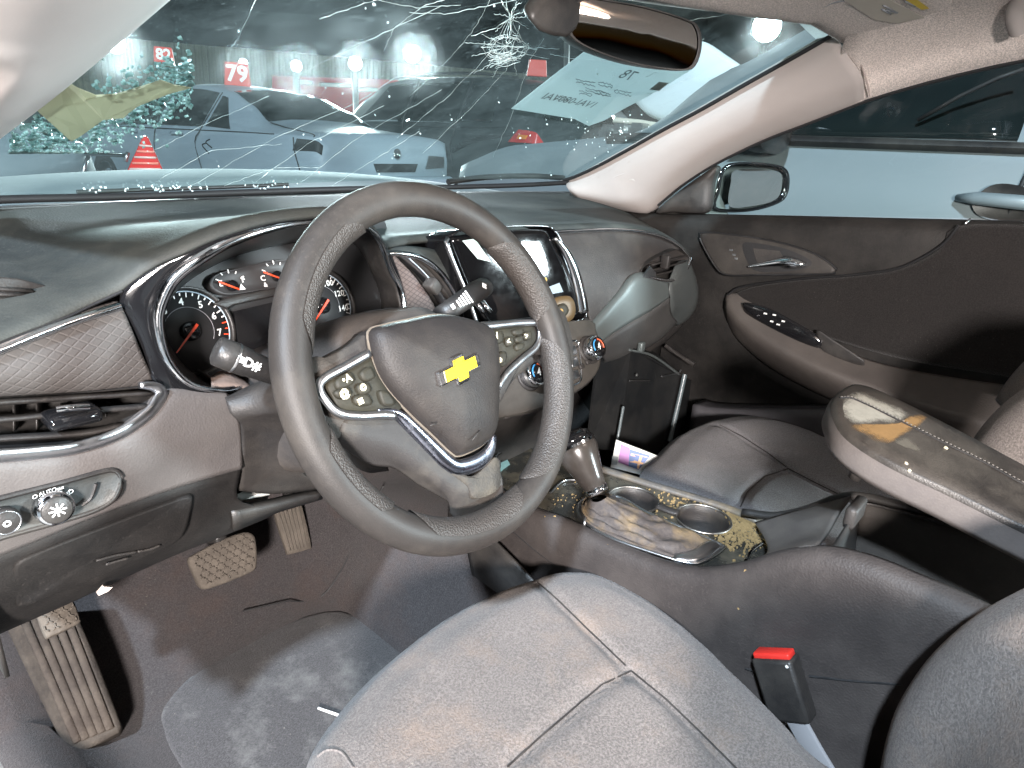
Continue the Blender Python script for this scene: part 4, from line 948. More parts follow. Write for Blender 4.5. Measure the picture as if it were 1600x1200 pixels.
rp = plate([(762, 516), (800, 511), (829, 508), (835, 525), (829, 541), (805, 558), (780, 574), (772, 545)], H+.008, .004, 'button_pad', m_btn)
def button(L, par, h=H+.0125, mat=m_btn, th=.0035):
    P = cr([w_at(a, b, h) for a, b in L], 24, True); V, F = dome(P, wnn, [(.9, th), (.5, th*1.1)], .003); return obj('button', V, F, mat, par)
for L in ([(523, 595), (545, 582), (552, 598), (528, 610)], [(561, 583), (576, 573), (584, 590), (568, 597)], [(556, 603), (572, 598), (578, 612), (562, 618)], [(520, 613), (540, 604), (548, 616), (530, 624)], [(552, 620), (572, 616), (580, 632), (556, 634)], [(590, 612), (602, 612), (616, 632), (598, 634)]): button(L, lp)
for L in ([(800, 517), (814, 514), (815, 522), (803, 525)], [(789, 530), (799, 526), (800, 538), (791, 542)], [(817, 521), (827, 518), (828, 530), (819, 532)], [(804, 540), (815, 536), (816, 544), (806, 549)], [(804, 528), (814, 525), (814, 534), (805, 536)], [(766, 520), (782, 518), (784, 534), (770, 540)], [(776, 552), (788, 550), (788, 566), (778, 570)]): button(L, rp)
wx = (w_at(748, 562)-w_at(690, 592)).normalized(); wy = wnn.cross(wx)
for txt, a, b, h_ in (('\u2022A', 542, 592, .010), ('@', 538, 615, .010), ('\u00a9', 568, 606, .009), ('\u2261', 564, 628, .012)):
    V, F = textmesh(txt, w_at(a, b, H+.0172), wx, wy, h_, .02, depth=0); obj('symbol', V, F, m_cream, lp, smooth=False)
for txt, a, b, h_ in (('<', 795, 534, .010), ('>', 823, 525, .010), ('W', 774, 526, .010), ('\u00bb', 782, 561, .010)):
    V, F = textmesh(txt, w_at(a, b, H+.0172), wx, wy, h_, .03, depth=0); obj('symbol', V, F, m_cream, rp, smooth=False)
# airbag cover
co = [(576, 519), (600, 508), (630, 501), (684, 492), (735, 501), (764, 518), (773, 559), (773, 600), (772, 635), (768, 675), (752, 696), (718, 712), (704, 706), (678, 681), (636, 641), (602, 602), (584, 565)]
P = cr([w_at(a, b, H+.012) for a, b in co], 90, True)
V, F = dome(P, wnn, [(.985, .006), (.95, .0115), (.88, .016), (.7, .022), (.5, .0255), (.3, .027), (.12, .0275)], .03); cov = obj('airbag_cover', V, F, m_cover, wheel)
tubeo('cover_gap', [p-wnn*.001 for p in P], .0016, plastic('dusty gap', (.12, .10, .08), .9, .1, dust=.3), wheel, 5, closed=True)
# bow-tie emblem
ec_ = w_at(718, 577, H+.0405); hx_ = (w_at(748, 567, H+.04)-w_at(688, 588, H+.04)).length/2
def bow(s_, h):
    L = [(-1, -.30), (-.30, -.30), (-.34, -.60), (.22, -.60), (.30, -.30), (.92, -.30), (1.0, .30), (.30, .30), (.34, .60), (-.22, .60), (-.30, .30), (-.92, .30)]
    return [ec_+wx*(x*hx_*s_)+wy*(y*hx_*s_*.78)+wnn*h for x, y in L]
V, F = prism(bow(1.12, -.004), wnn, .006); em = obj('emblem', V, F, m_chrome, wheel, smooth=False, bev=.0015)
V, F = prism(bow(.84, .0022), wnn, .0012); obj('emblem_face', V, F, m_gold, em, smooth=False)
# embossed lettering on the cover
V, F = textmesh('AIRBAG', w_at(742, 670, H+.031), wx, wy, .0088, .0, depth=0); obj('embossing', V, F, plastic('emboss', (.17, .15, .14), .5), cov, smooth=False)
for L in (((735, 655), (748, 650)), ((738, 660), (740, 653)), ((738, 688), (750, 672)), ((748, 606), (760, 602)), ((672, 665), (682, 662))):
    obj('scuff', *tube([w_at(a, b, H+.0335) for a, b in L], .0006, 5), m_spoke, cov)
# column shroud
shr = thing('steering_column', (-.37, .2, .75), 'steering column shroud with two stalks behind the wheel', 'steering column')
def sec(y, zc, hw, hh, nn=28):
    return [Vector((-.37+hw*math.copysign(abs(math.cos(a))**.6, math.cos(a)), y+.12*(z_), zc+z_)) for a in [2*math.pi*k/nn for k in range(nn)] for z_ in [hh*math.copysign(abs(math.sin(a))**.6, math.sin(a))]]
V, F = grid([sec(.045, .868, .055, .062), sec(.07, .862, .070, .078), sec(.12, .840, .078, .088), sec(.2, .805, .080, .09), sec(.30, .765, .075, .085)], cu=True)
F.append(tuple(range(27, -1, -1))); obj('shroud', V, F, plastic('shroud grey', (.050, .045, .043), .5, .4, 800, .25, dust=.25, dustc=(.25, .2, .16)), shr)
tubeo('seam', [Vector((-.37-.0795, .12+.02*i, .838-.008*i)) for i in range(8)], .0014, m_rubber, shr, 5)
# knuckle of the hub behind the spokes
V, F = lathe(WC-wnn*.02, -wnn, [(.045, 0), (.055, .02), (.05, .06)], 24); obj('hub_back', V, F, m_spoke, shr)
loft('column_bracket', [pxy([(528, 684, .06), (545, 672, .06), (590, 690, .06)]), pxy([(545, 712, .07), (568, 730, .07), (600, 727, .07)])], m_spoke, shr, 12, 6, solid=.02)
# dusty ledge over the column
loft('column_boot', [pxy([(482, 540, .17), (530, 522, .18), (580, 505, .19), (640, 490, .2)]), pxy([(498, 566, .12), (540, 548, .12), (580, 530, .12), (640, 505, .12)])], plastic('dusty boot', (.16, .115, .095), .85, .2, 400, .5, dust=.5, dustc=(.25, .2, .16), dscale=30), shr, 20, 6)
loft('column_boot', [pxy([(330, 590, .26), (350, 582, .26), (380, 596, .25)]), pxy([(330, 605, .225), (360, 606, .225), (400, 612, .22)])], plastic('dusty boot b', (.17, .125, .105), .85, .2, 400, .5), shr, 12, 4)
loft('column_cover', [pxy([(352, 622, .20), (400, 600, .19), (440, 590, .16)]), pxy([(360, 645, .19), (402, 640, .17), (440, 636, .14)]), pxy([(376, 665, .195), (410, 660, .19), (450, 655, .17)]), pxy([(378, 730, .225), (415, 735, .23), (470, 735, .22)]), pxy([(372, 765, .24), (430, 770, .25), (520, 760, .25)])], m_dark, shr, 20, 20)
# stalks
st = tag(bpy.data.objects.new('x', None)); bpy.data.objects.remove(st)
a_, b_ = at(339, 548, y=.13), at(440, 588, y=.11); d_ = (b_-a_).normalized()
V, F = tube([a_-d_*.002, a_, a_+d_*.012, a_+d_*.03, a_.lerp(b_, .5), b_], [.0105, .0140, .0145, .0138, .0128, .011], 20); ls_ = obj('turn_signal_stalk', V, F, m_black, shr)
V, F = lathe(a_+d_*.016, d_, [(.0147, 0), (.0149, .0012), (.0147, .0024)], 20, cap=False); obj('ring', V, F, m_satin, ls_)
sn_ = (CAM-a_).normalized(); su_ = sn_.cross(d_).normalized(); su_ = su_ if su_.z > 0 else -su_
for txt, f_, h_ in (('\u2261D#', .42, .012), ('\u25C6', .92, .012)):
    nn_ = d_.cross(su_).normalized(); nn_ = nn_ if nn_.dot(sn_) > 0 else -nn_
    V, F = textmesh(txt, a_.lerp(b_, f_)+nn_*.0143, d_, su_, h_, .03, depth=0); obj('symbol', V, F, m_white, ls_, smooth=False)
a_, b_ = at(756, 448, y=.10), at(690, 492, y=.075); d_ = (b_-a_).normalized()
V, F = tube([a_-d_*.004, a_, a_+d_*.015, a_.lerp(b_, .5), b_], [.008, .0135, .0150, .0135, .012], 20, r2=[.006, .0115, .0125, .0115, .010]); rs_ = obj('wiper_stalk', V, F, m_black, shr)
sn_ = (CAM-a_).normalized(); su_ = sn_.cross(d_).normalized(); su_ = su_ if su_.z > 0 else -su_; nn_ = d_.cross(su_); nn_ = nn_ if nn_.dot(sn_) > 0 else -nn_
for k in range(5):
    c = a_.lerp(b_, .55+.06*k)+nn_*.0130; V, F = box(c, .0022, .016-.0018*k, .0008, d_, su_, nn_); obj('mark', V, F, m_white, rs_, smooth=False)
for txt, f_, h_ in (('\u2261', .92, .012), ('\u25C6', .18, .009)):
    V, F = textmesh(txt, a_.lerp(b_, f_)+nn_*.0140, -d_, su_, h_, .03, depth=0); obj('symbol', V, F, m_white, rs_, smooth=False)
for k in range(2):
    P = pxy([(742+10*k, 470, .2), (756+10*k, 488, .19)]); obj('bright_clip', *tube(P, .004, 6), m_chrome, shr)
# ================================================================== seats
from mathutils.bvhtree import BVHTree
def bvh(V, F): return BVHTree.FromPolygons([Vector(v) for v in V], F)
def hit(t, a, b, lift_=0.0):
    d = ray(a, b).normalized(); h = t.ray_cast(CAM, d)
    return None if h[0] is None else h[0]-d*lift_
def crease(V, lines, depth, width, n=Z):
    for L in lines:
        for i, v in enumerate(V):
            m = 9
            for a, b in zip(L, L[1:]):
                if (v-a).length > .2 and (v-b).length > .2: continue
                ab = b-a; t_ = max(0, min(1, (v-a).dot(ab)/ab.length_squared)); m = min(m, (v-a-ab*t_).length)
            if m < 3*width: V[i] = v-n*(depth*math.exp(-(m/width)**2))
def cushion(out, prof, skirt, name, mat, parent, seams, dep=.009, c=None, m=200):
    P = cr(out, m, True); c = c or sum(P, Vector())/m
    rows = [[c+(p-c)*s_+Z*h for p in P] for s_, h in skirt]
    rows.append(P)
    N = 34
    for k in range(1, N):
        s_ = 1-k/N; h = 0
        for (s0, h0), (s1, h1) in zip(prof, prof[1:]):
            if s1 <= s_ <= s0: q = (s0-s_)/(s0-s1); q = q*q*(3-2*q); h = h0+(h1-h0)*q; break
        rows.append([c+(p-c)*s_+Z*h for p in P])
    V, F = grid(rows, cu=True); V.append(c+Z*prof[-1][1]); k0 = (len(rows)-1)*m; F += [(k0+i, k0+(i+1) % m, len(V)-1) for i in range(m)]
    t0 = bvh(V, F); LL = []
    for L in seams:
        Q = [hit(t0, a, b) for a, b in L]; Q = [q for q in Q if q]
        if len(Q) > 1: LL.append(cr(Q, 24))
    crease(V, LL, dep, .007)
    for i, v in enumerate(V): V[i] = v+Z*(.0016*noise.noise(v*14)+.0008*noise.noise(v*40))
    o = obj(name, V, F, mat, parent); t1 = bvh(V, F)
    for L in seams:
        P2 = []
        for (a, b), (c2, d2) in zip(L, L[1:]):
            for k in range(8): P2.append(hit(t1, a+(c2-a)*k/8, b+(d2-b)*k/8, .0003))
        P2 = [p for p in P2 if p]
        if len(P2) > 2: tubeo('seam', P2, .0011, m_dark, o, 5)
    return o, t1
ds = thing('driver_seat', (-.37, -.3, .28), 'grey brown cloth driver seat in the foreground', 'seat')
out = [at(a, b, z=.535) for a, b in ((478, 1202), (530, 1115), (600, 1042), (690, 972), (770, 930), (838, 906), (880, 898), (930, 902), (1000, 938), (1070, 990), (1150, 1065), (1230, 1145), (1290, 1208))]
out += [Vector((-.22, -.52, .54)), Vector((-.28, -.62, .545)), Vector((-.5, -.62, .545)), Vector((-.60, -.5, .54)), Vector((-.62, -.25, .535)), Vector((-.60, -.08, .535))]
cz, tds = cushion(out, [(1, 0), (.93, .020), (.8, .030), (.5, .026), (0, .020)], [(.86, -.22), (.93, -.17), (.97, -.10), (.992, -.04), (1.0, -.012)], 'cushion', m_seat, ds,
    [[(838, 908), (870, 936), (920, 985), (986, 1048)], [(986, 1048), (940, 1070), (890, 1112), (840, 1155), (786, 1204)], [(986, 1048), (1040, 1092), (1090, 1140), (1140, 1190), (1160, 1210)]])
# edge piping of the cushion's front
P = [hit(tds, a, b, .0006) for a, b in ((497, 1182), (512, 1172), (534, 1176), (552, 1200))]; tubeo('piping', [p for p in P if p], .0015, m_seat, cz, 5, smoothn=16)
# backrest, reclined out of the frame at the right
S = [(1700, 880), (1600, 928), (1520, 972), (1455, 1030), (1412, 1095), (1392, 1160), (1385, 1230), (1380, 1330)]
Sa = [at(a, b, x=-.165) for a, b in S]
dr = lambda dx, dy, dz=0: [p+Vector((dx, dy, dz)) for p in Sa]
loft('backrest', [dr(.05, -.16), dr(.05, -.05), dr(.035, -.014), dr(.0, .0), dr(-.04, -.006), dr(-.09, -.05), dr(-.2, -.07), dr(-.33, -.05), dr(-.40, -.03), dr(-.43, -.10)], m_seat, ds, 40, 60)
P = [at(1480, 1192, x=-.20), at(1530, 1172, x=-.205), at(1600, 1150, x=-.21), at(1680, 1140, x=-.215)]; tubeo('seam', P, .003, m_rubber, ds, 6, smoothn=12)
for k in range(6):
    a, b = random.uniform(1450, 1590), random.uniform(1000, 1150); q = at(a, b, x=-.150); obj('lint', *tube([q, q+Vector((.002, 0, .003))], .0005, 4), m_white, ds)

ps = thing('passenger_seat', (.37, -.2, .28), 'dark grey cloth passenger seat beyond the console', 'seat')
out = [at(a, b, z=.54) for a, b in ((1000, 752), (1024, 714), (1060, 682), (1105, 663), (1150, 656), (1195, 658), (1250, 675), (1310, 704), (1380, 745))]
out += [Vector((.60, -.42, .55)), Vector((.50, -.55, .55)), Vector((.26, -.55, .55)), Vector((.16, -.42, .55)), Vector((.145, -.2, .545)), Vector((.150, -.04, .54))]
pz, tps = cushion(out, [(1, 0), (.93, .018), (.8, .028), (.5, .022), (0, .018)], [(.86, -.22), (.93, -.17), (.97, -.10), (.992, -.04), (1.0, -.012)], 'cushion', m_seatp, ps,
    [[(1125, 664), (1160, 682), (1200, 708), (1232, 732)], [(1232, 732), (1195, 744), (1168, 768), (1155, 796)], [(1232, 732), (1270, 752), (1310, 772), (1350, 790)]])
S = [(1515, 700), (1535, 668), (1565, 634), (1600, 606), (1660, 570), (1760, 520)]
Sb = [at(a, b, x=.30) for a, b in S]
dr2 = lambda dx, dy, dz=0: [p+Vector((dx, dy, dz)) for p in Sb]
loft('backrest', [dr2(-.10, -.16), dr2(-.10, -.05), dr2(-.08, -.012), dr2(-.04, .0), dr2(.0, -.004), dr2(.08, -.03), dr2(.2, -.03), dr2(.30, .0), dr2(.32, -.1)], m_seat, ps, 24, 40)

# seat belt buckle
bk = thing('seat_belt_buckle', at(1250, 1130, x=-.150), 'black seat belt buckle with red release button beside the driver seat', 'seat belt buckle')
b0 = at(1210, 1024, x=-.145); b1 = at(1240, 1122, x=-.150); bd = (b1-b0).normalized(); bx_ = (at(1242, 1026, x=-.145)-at(1180, 1024, x=-.145)).normalized(); bx_ = (bx_-bd*bx_.dot(bd)).normalized(); bn = bx_.cross(bd).normalized()
wid = (at(1242, 1026, x=-.145)-at(1180, 1024, x=-.145)).length
ctr = b0.lerp(b1, .5); ln_ = (b1-b0).length
V, F = box(ctr-bn*.0, wid, ln_, .026, bx_, bd, bn); obj('body', V, F, m_black, bk, smooth=True, bev=.004, auto=40)
V, F = box(b0-bd*.002, wid*.90, .008, .018, bx_, bd, bn); obj('release_button', V, F, m_red, bk, bev=.002)
V, F = lathe(b0+bx_*wid*.38+bd*.006+(-bn if bn.dot(CAM-b0) < 0 else bn)*.0132, (-bn if bn.dot(CAM-b0) < 0 else bn), [(.002, 0), (.0015, .0008)], 10); obj('rivet', V, F, m_white, bk)
P = [b1-bd*.004, b1+bd*.03+Vector((.0, -.012, 0)), b1+bd*.07+Vector((0, -.03, 0))]; V, F = tube(cr(P, 10), .014, 8, r2=.002, ref=bn); obj('strap', V, F, flat('grey webbing', (.20, .20, .21), .8), bk)

# ================================================================== centre console
con = thing('center_console', (-.02, -.2, .3), 'dark brown centre console with muddy gear plate, cupholders and storage bin', 'center console')
tops = [(740, 745, -.115, 0), (800, 778, -.112, 0), (840, 798, -.11, 0), (880, 812, -.108, 0), (960, 848, -.104, 0), (1040, 880, -.102, 0), (1100, 889, -.100, 0), (1160, 881, -.100, 0), (1220, 863, -.100, 0), (1290, 857, -.100, 0), (1360, 872, -.100, 0), (1440, 904, -.100, 0), (1540, 948, -.100, 0), (1660, 1005, -.10, 0)]
ta = [at(a, b, x=c) for a, b, c, _ in tops]
tb_ = [p+Vector((-.010, 0, -.006)) for p in ta]; tc_ = [p+Vector((-.016, 0, -.03)) for p in ta]
td = [Vector((-.128, p.y, .50)) for p in ta]; te = [Vector((-.135, p.y, .40)) for p in ta]; tf = [Vector((-.14, p.y, .26)) for p in ta]
loft('side_wall', [[p+Vector((.012, 0, -.004)) for p in ta], ta, tb_, tc_, td, te, tf], m_console, con, 70, 40)
sw = bvh(*grid([ta, tb_, tc_, td, te, tf]))
for L in (((800, 828), (840, 862), (884, 894)), ((1265, 1056), (1330, 1063), (1410, 1069)), ((1165, 1044), (1180, 1048), (1200, 1050))):
    P = [hit(sw, a, b, .001) for a, b in L]; P = [p for p in P if p]
    if len(P) > 1: tubeo('seam', P, .0022, m_rubber, con, 6, smoothn=20)
# black lower kick panel towards the pedals
P0 = [Vector((-.146, .02, .50)), Vector((-.146, .10, .53)), Vector((-.142, .20, .56))]; P1 = [Vector((-.152, .0, .40)), Vector((-.154, .07, .40)), Vector((-.152, .14, .42))]; P2_ = [Vector((-.155, -.02, .30)), Vector((-.158, .03, .30)), Vector((-.156, .06, .30))]
loft('kick_panel', [P0, P1, P2_], m_black, con, 14, 12)
# gear plate with two holes
dp0 = at(1000, 790, z=.597); dn = Vector((0, .02, 1)).normalized()
def d_at(a, b, h=0.0): return at(a, b, pl=(dp0+dn*h, dn))
dout = cr([d_at(a, b) for a, b in ((742, 742), (800, 700), (880, 712), (940, 728), (1000, 748), (1060, 766), (1130, 788), (1185, 812), (1225, 838), (1225, 858), (1165, 876), (1100, 884), (1040, 875), (960, 843), (880, 808), (800, 774))], 90, True)
cups = [(d_at(989, 783), .0385), (d_at(1098, 813), .0395)]
bm = bmesh.new(); ed = []
def loop(P):
    vs = [bm.verts.new(p) for p in P]
    for i in range(len(vs)): ed.append(bm.edges.new((vs[i], vs[(i+1) % len(vs)])))
loop(dout)
circ = lambda c, r, h=0, nn=40: [c+Vector((math.cos(2*math.pi*k/nn)*r, math.sin(2*math.pi*k/nn)*r, h)) for k in range(nn)]
for c, r in cups: loop(circ(c, r))
bmesh.ops.triangle_fill(bm, use_beauty=True, edges=ed)
bm.verts.ensure_lookup_table(); bm.verts.index_update()
V = [v.co.copy() for v in bm.verts]; F = [tuple(v.index for v in f.verts) for f in bm.faces]; bm.free()
m_deck = plastic('gear plate gloss', (.022, .022, .020), .22, .5, gs=0, dust=.75, dustc=(.16, .14, .10), dscale=14, var=.2)
obj('gear_plate', V, F, m_deck, con, smooth=False)
V, F = grid([dout, [p-dn*.02 for p in dout]], cu=True); obj('plate_edge', V, F, m_black, con)
for c, r in cups:
    V, F = grid([circ(c, r*1.06, .0015), circ(c, r*1.03, .004), circ(c, r, .003), circ(c, r*.98, -.01), circ(c, r*.92, -.085), circ(c, r*.5, -.088), circ(c, .001, -.088)], cu=True); cu_ = obj('cupholder', V, F, plastic('cupholder brown', (.022, .019, .018), .5, dust=.3, dustc=(.10, .08, .055), dscale=20), con)
    V, F = tube(circ(c, r*1.03, .003), .0018, 8, closed=True); obj('rim', V, F, metal('dull rim', (.30, .28, .26), .4, .7), cu_)
# bridge between the holders and passenger side ridge
V, F = tube(cr([d_at(a, b, .004) for a, b in ((1028, 790), (1044, 797), (1060, 802))], 8), .008, 8, r2=.004); obj('bridge', V, F, m_dark, con)
P = [d_at(a, b, .003) for a, b in ((936, 732), (1000, 752), (1060, 770), (1130, 792), (1188, 816)) ]; V, F = tube(cr(P, 30), .008, 8, r2=.005); obj('ridge', V, F, plastic('ridge', (.08, .075, .07), .4, dust=.5, dustc=(.3, .22, .12), dscale=18), con)
# console side facing the passenger
pr_ = [d_at(a, b) for a, b in ((880, 712), (940, 728), (1000, 748), (1060, 766), (1130, 788), (1185, 812))]
loft('side_wall', [pr_, [p+Vector((.02, .01, -.03)) for p in pr_], [p+Vector((.03, .01, -.12)) for p in pr_], [p+Vector((.03, .01, -.32)) for p in pr_]], m_black, con, 24, 12)
# storage bin at the rear: rims and inner walls
rr = [at(a, b, x=c) for a, b, c in ((1160, 800, .09), (1210, 806, .095), (1260, 796, .10), (1310, 778, .10), (1350, 776, .10), (1430, 796, .10), (1545, 828, .10), (1680, 870, .10))]
V, F = tube(cr(rr, 40), .007, 8, r2=.006); obj('bin_rim', V, F, m_black, con)
fr_ = [at(a, b, x=c) for a, b, c in ((1185, 815, .075), (1225, 850, .0), (1290, 858, -.08))]
loft('bin_shoulder', [[at(a, b, x=c) for a, b, c in ((1180, 818, .07), (1195, 842, .02), (1200, 864, -.04), (1180, 880, -.095))], [at(a, b, x=c) for a, b, c in ((1240, 800, .095), (1255, 815, .05), (1275, 835, .0), (1250, 858, -.095))], [at(a, b, x=c) for a, b, c in ((1330, 776, .095), (1312, 800, .05), (1295, 830, .0), (1275, 857, -.095))]], plastic('bin shoulder', (.085, .075, .07), .55, dust=.3), con, 20, 16)
def bin_(a, b, x): return at(a, b, x=x)
w0 = [bin_(1345, 782, .092), bin_(1430, 803, .092), bin_(1545, 835, .092), bin_(1690, 880, .092)]
loft('bin_wall', [w0, [p+Vector((-.004, 0, -.10)) for p in w0], [p+Vector((-.006, 0, -.2)) for p in w0]], plastic('bin wall', (.042, .037, .034), .5, .4, 700, .2, dust=.12), con, 20, 10)
w1 = [bin_(1345, 782, .092), bin_(1335, 800, .05), bin_(1318, 830, -.02), bin_(1300, 858, -.09)]
loft('bin_wall', [w1, [p+Vector((0, -.01, -.10)) for p in w1], [p+Vector((0, -.015, -.2)) for p in w1]], m_black, con, 14, 10)
tubeo('bin_edge', [bin_(1340, 800, .07), bin_(1352, 787, .088), bin_(1430, 806, .089), bin_(1540, 836, .089)], .002, m_dark, con, 6, smoothn=24)
V, F = box(bin_(1336, 800, .03), .05, .014, .03); obj('latch', V, F, m_dark, con, bev=.005)
P = [Vector((x, y, .50)) for x, y in ((-.1, -.28), (.09, -.28), (.09, -.7), (-.1, -.7))]; V, F = prism(P, -Z, .01); obj('bin_floor', V, F, m_black, con, smooth=False)

# dried yellow mud flakes on plate and gaiter
m_mud = flat('dried yellow mud', (.25, .175, .085), .95, .1, .5)
mud = []
def flake(p, s_, n_=Z):
    t1 = n_.cross(Vector((1, .2, 0))).normalized(); t2 = n_.cross(t1); k = random.randint(5, 8); a0 = random.uniform(0, 6)
    return prism([p+(t1*math.cos(a0+i*6.283/k)+t2*math.sin(a0+i*6.283/k))*s_*random.uniform(.5, 1.2) for i in range(k)], n_, .0006+random.random()*.0008, -.001)
for (cx, cy, sx1, sy1, nn, ms) in ((1150, 815, 26, 14, 420, .0030), (1155, 812, 14, 8, 60, .006), (1010, 775, 50, 8, 70, .002), (1110, 785, 40, 6, 260, .0025), (1030, 800, 34, 9, 60, .003), (1165, 842, 24, 12, 240, .0025), (905, 775, 30, 14, 60, .0015), (1070, 840, 30, 14, 90, .0025), (960, 830, 60, 10, 40, .0015)):
    for k in range(nn):
        a, b = random.gauss(cx, sx1), random.gauss(cy, sy1); p = d_at(a, b, .0006)
        if any((p-c).length < r*1.02 for c, r in cups): continue
        if b > 842+(a-960)*.26 or b < 735+(a-940)*.33 or a > 1215: continue
        mud.append(flake(p, ms*random.uniform(.3, 1.1)))
for a, b in ((867, 808), (1166, 892), (1155, 950), (1152, 958), (950, 852)):
    p = hit(sw, a, b, .001)
    if p: mud.append(flake(p, .003, Vector((-1, 0, .2)).normalized()))
tag(obj('mud_flakes', *join(*mud), m_mud, con, smooth=False), kind='stuff')

# ------------------------------------------------------------------ gear lever
gl = thing('gear_lever', d_at(960, 800), 'silver and black automatic gear lever with muddy gaiter', 'gear lever')
k0 = at(896, 692, x=-.06); k1 = at(915, 725, x=-.06); k2_ = at(932, 766, x=-.06)
ax = (k2_-k0).normalized()
pth = [k0-ax*.010, k0-ax*.006, k0, k0+ax*.014, k0.lerp(k2_, .4), k0.lerp(k2_, .75), k2_]
V, F = tube(pth, [.012, .026, .0312, .0322, .0275, .0200, .0155], 24, r2=[.012, .026, .0312, .0322, .0275, .0195, .0155], ref=Vector((1, 0, .2))); kb2 = obj('knob', V, F, plastic('knob taupe', (.038, .033, .030), .24, .6, gs=0, dust=.1), gl)
V, F = tube([k0-ax*.018, k0-ax*.016, k0-ax*.010, k0+ax*.002], [.012, .020, .0280, .0326], 24, r2=[.012, .020, .0280, .0326], ref=Vector((1, 0, .2))); cap_ = obj('knob_cap', V, F, m_gloss, gl)
V, F = tube([k0+ax*.002, k0+ax*.006], [.0330, .0332], 24, r2=[.0330, .0332], ref=Vector((1, 0, .2)), caps=False); obj('knob_band', V, F, m_chrome, gl)
V, F = tube([k2_-ax*.004, k2_+ax*.001, k2_+ax*.005], [.0165, .0172, .0155], 24, ref=Vector((1, 0, .2))); obj('collar', V, F, m_chrome, gl)
gf = cr([d_at(a, b, .005) for a, b in ((903, 790), (925, 775), (965, 776), (1010, 800), (1070, 826), (1125, 850), (1128, 858), (1096, 878), (1070, 878), (1010, 860), (950, 838), (910, 812))], 60, True)
gc = k2_+ax*.004
rows = []
for q in range(15):
    f_ = q/14; ff = f_**.75; r = []
    for i, p in enumerate(gf):
        base_ = Vector((gc.x, gc.y, gc.z))+(p-gc).normalized()*.0148
        w_ = base_.lerp(p, ff); sag = -.55*(gc.z-p.z)*math.sin(math.pi*ff)*.12
        w_ += Z*(sag+.0025*math.sin(i*.9+q*.8)*math.sin(math.pi*f_)+.003*math.sin(q*1.7+i*.12)*math.sin(math.pi*f_)); r.append(w_)
    rows.append(r)
V, F = grid(rows, cu=True)
s = NT('muddy gaiter leather'); b_ = s.b
d1 = s.ramp(s.noise(16, 6, .65), [(.44, 0), (.68, .9)]); colr = s.mix(d1, (.050, .042, .040), (.21, .145, .07)); colr = s.mix(s.ramp(s.noise(200, 3), [(.4, 0), (.7, .3)]), colr, (.12, .10, .085))
s.l(colr, b_.inputs['Base Color']); b_.inputs['Roughness'].default_value = .7; s.l(s.bump(s.noise(300, 3), .4, .001), b_.inputs['Normal'])
obj('gaiter', V, F, s.m, gl)
V, F = tube(gf, .0026, 8, closed=True, r2=.002); obj('gaiter_frame', V, F, m_satin, gl)
for L in (((902, 800), (906, 788), (918, 785), (922, 800), (914, 818)), ((1050, 872), (1090, 878), (1126, 856), (1110, 846), (1080, 862))):
    V, F = dome(cr([d_at(a, b, .006) for a, b in L], 30, True), dn, [(.9, .003), (.5, .004)], .006); obj('frame_corner', V, F, m_satin, gl)
tubeo('plate_chrome', [d_at(a, b, .002) for a, b in ((1166, 876), (1174, 862), (1190, 850))], .003, m_chrome, gl, 6, smoothn=10)
for k in range(5):
    V, F = box(d_at(928+k*14, 826+k*5, .003), .006, .004, .001); obj('gear_mark', V, F, m_white, gl, smooth=False)
tubeo('plate_edge_trim', [d_at(a, b, .003) for a, b in ((860, 770), (880, 752), (905, 750))], .002, m_satin, gl, 6, smoothn=10)

# ------------------------------------------------------------------ raised armrest lid
arm = thing('armrest_lid', at(1600, 850, x=.0), 'raised black armrest lid with stitched leather top and painted pale reflection', 'armrest')
A, B, Cc = at(1335, 606, x=.085), at(1600, 735, x=.085), at(1345, 705, x=-.055)
an = (B-A).cross(Cc-A).normalized(); an = an if an.z > 0 else -an
apl = (A, an)
def a_at(a, b, h=0.0): return at(a, b, pl=(A+an*h, an))
ao = cr([a_at(a, b) for a, b in ((1297, 645), (1300, 625), (1316, 610), (1340, 606), (1400, 632), (1500, 684), (1600, 738), (1720, 800), (1760, 870), (1740, 900), (1600, 836), (1480, 776), (1400, 738), (1345, 706), (1312, 678))], 110, True)
V, F = dome(ao, an, [(.985, .006), (.95, .009), (.7, .011), (.4, .012), (.1, .012)], .0); lid = obj('padded_top', V, F, m_leather, arm); tarm = bvh(V, F)
ac = sum(ao, Vector())/len(ao)
V, F = grid([[p+an*.001 for p in ao], [ac+(p-ac)*1.012-an*.006 for p in ao], [ac+(p-ac)*1.005-an*.022 for p in ao], [ac+(p-ac)*.96-an*.030 for p in ao], [ac+(p-ac)*.5-an*.030 for p in ao], [ac-an*.03 for p in ao]], cu=True); obj('shell', V, F, plastic('lid shell grey', (.12, .108, .105), .45, .4, 800, .2, dust=.2), arm)
st_ = [(1312, 622), (1335, 624), (1400, 655), (1470, 690), (1540, 724), (1600, 757), (1690, 800)]
Ps = [hit(tarm, a, b, .0004) for a, b in st_]; Ps = cr([p for p in Ps if p], 60); tubeo('seam', Ps, .0016, m_rubber, lid, 5)
thr = []
for i in range(0, 59): p = Ps[i]; thr.append(tube([p+an*.0012+Vector((.003, 0, 0)), p.lerp(Ps[i+1], .6)+an*.0014+Vector((.003, 0, 0))], .0006, 4))
tag(obj('stitching', *join(*thr), flat('thread', (.16, .15, .14), .8), lid), kind='stuff')
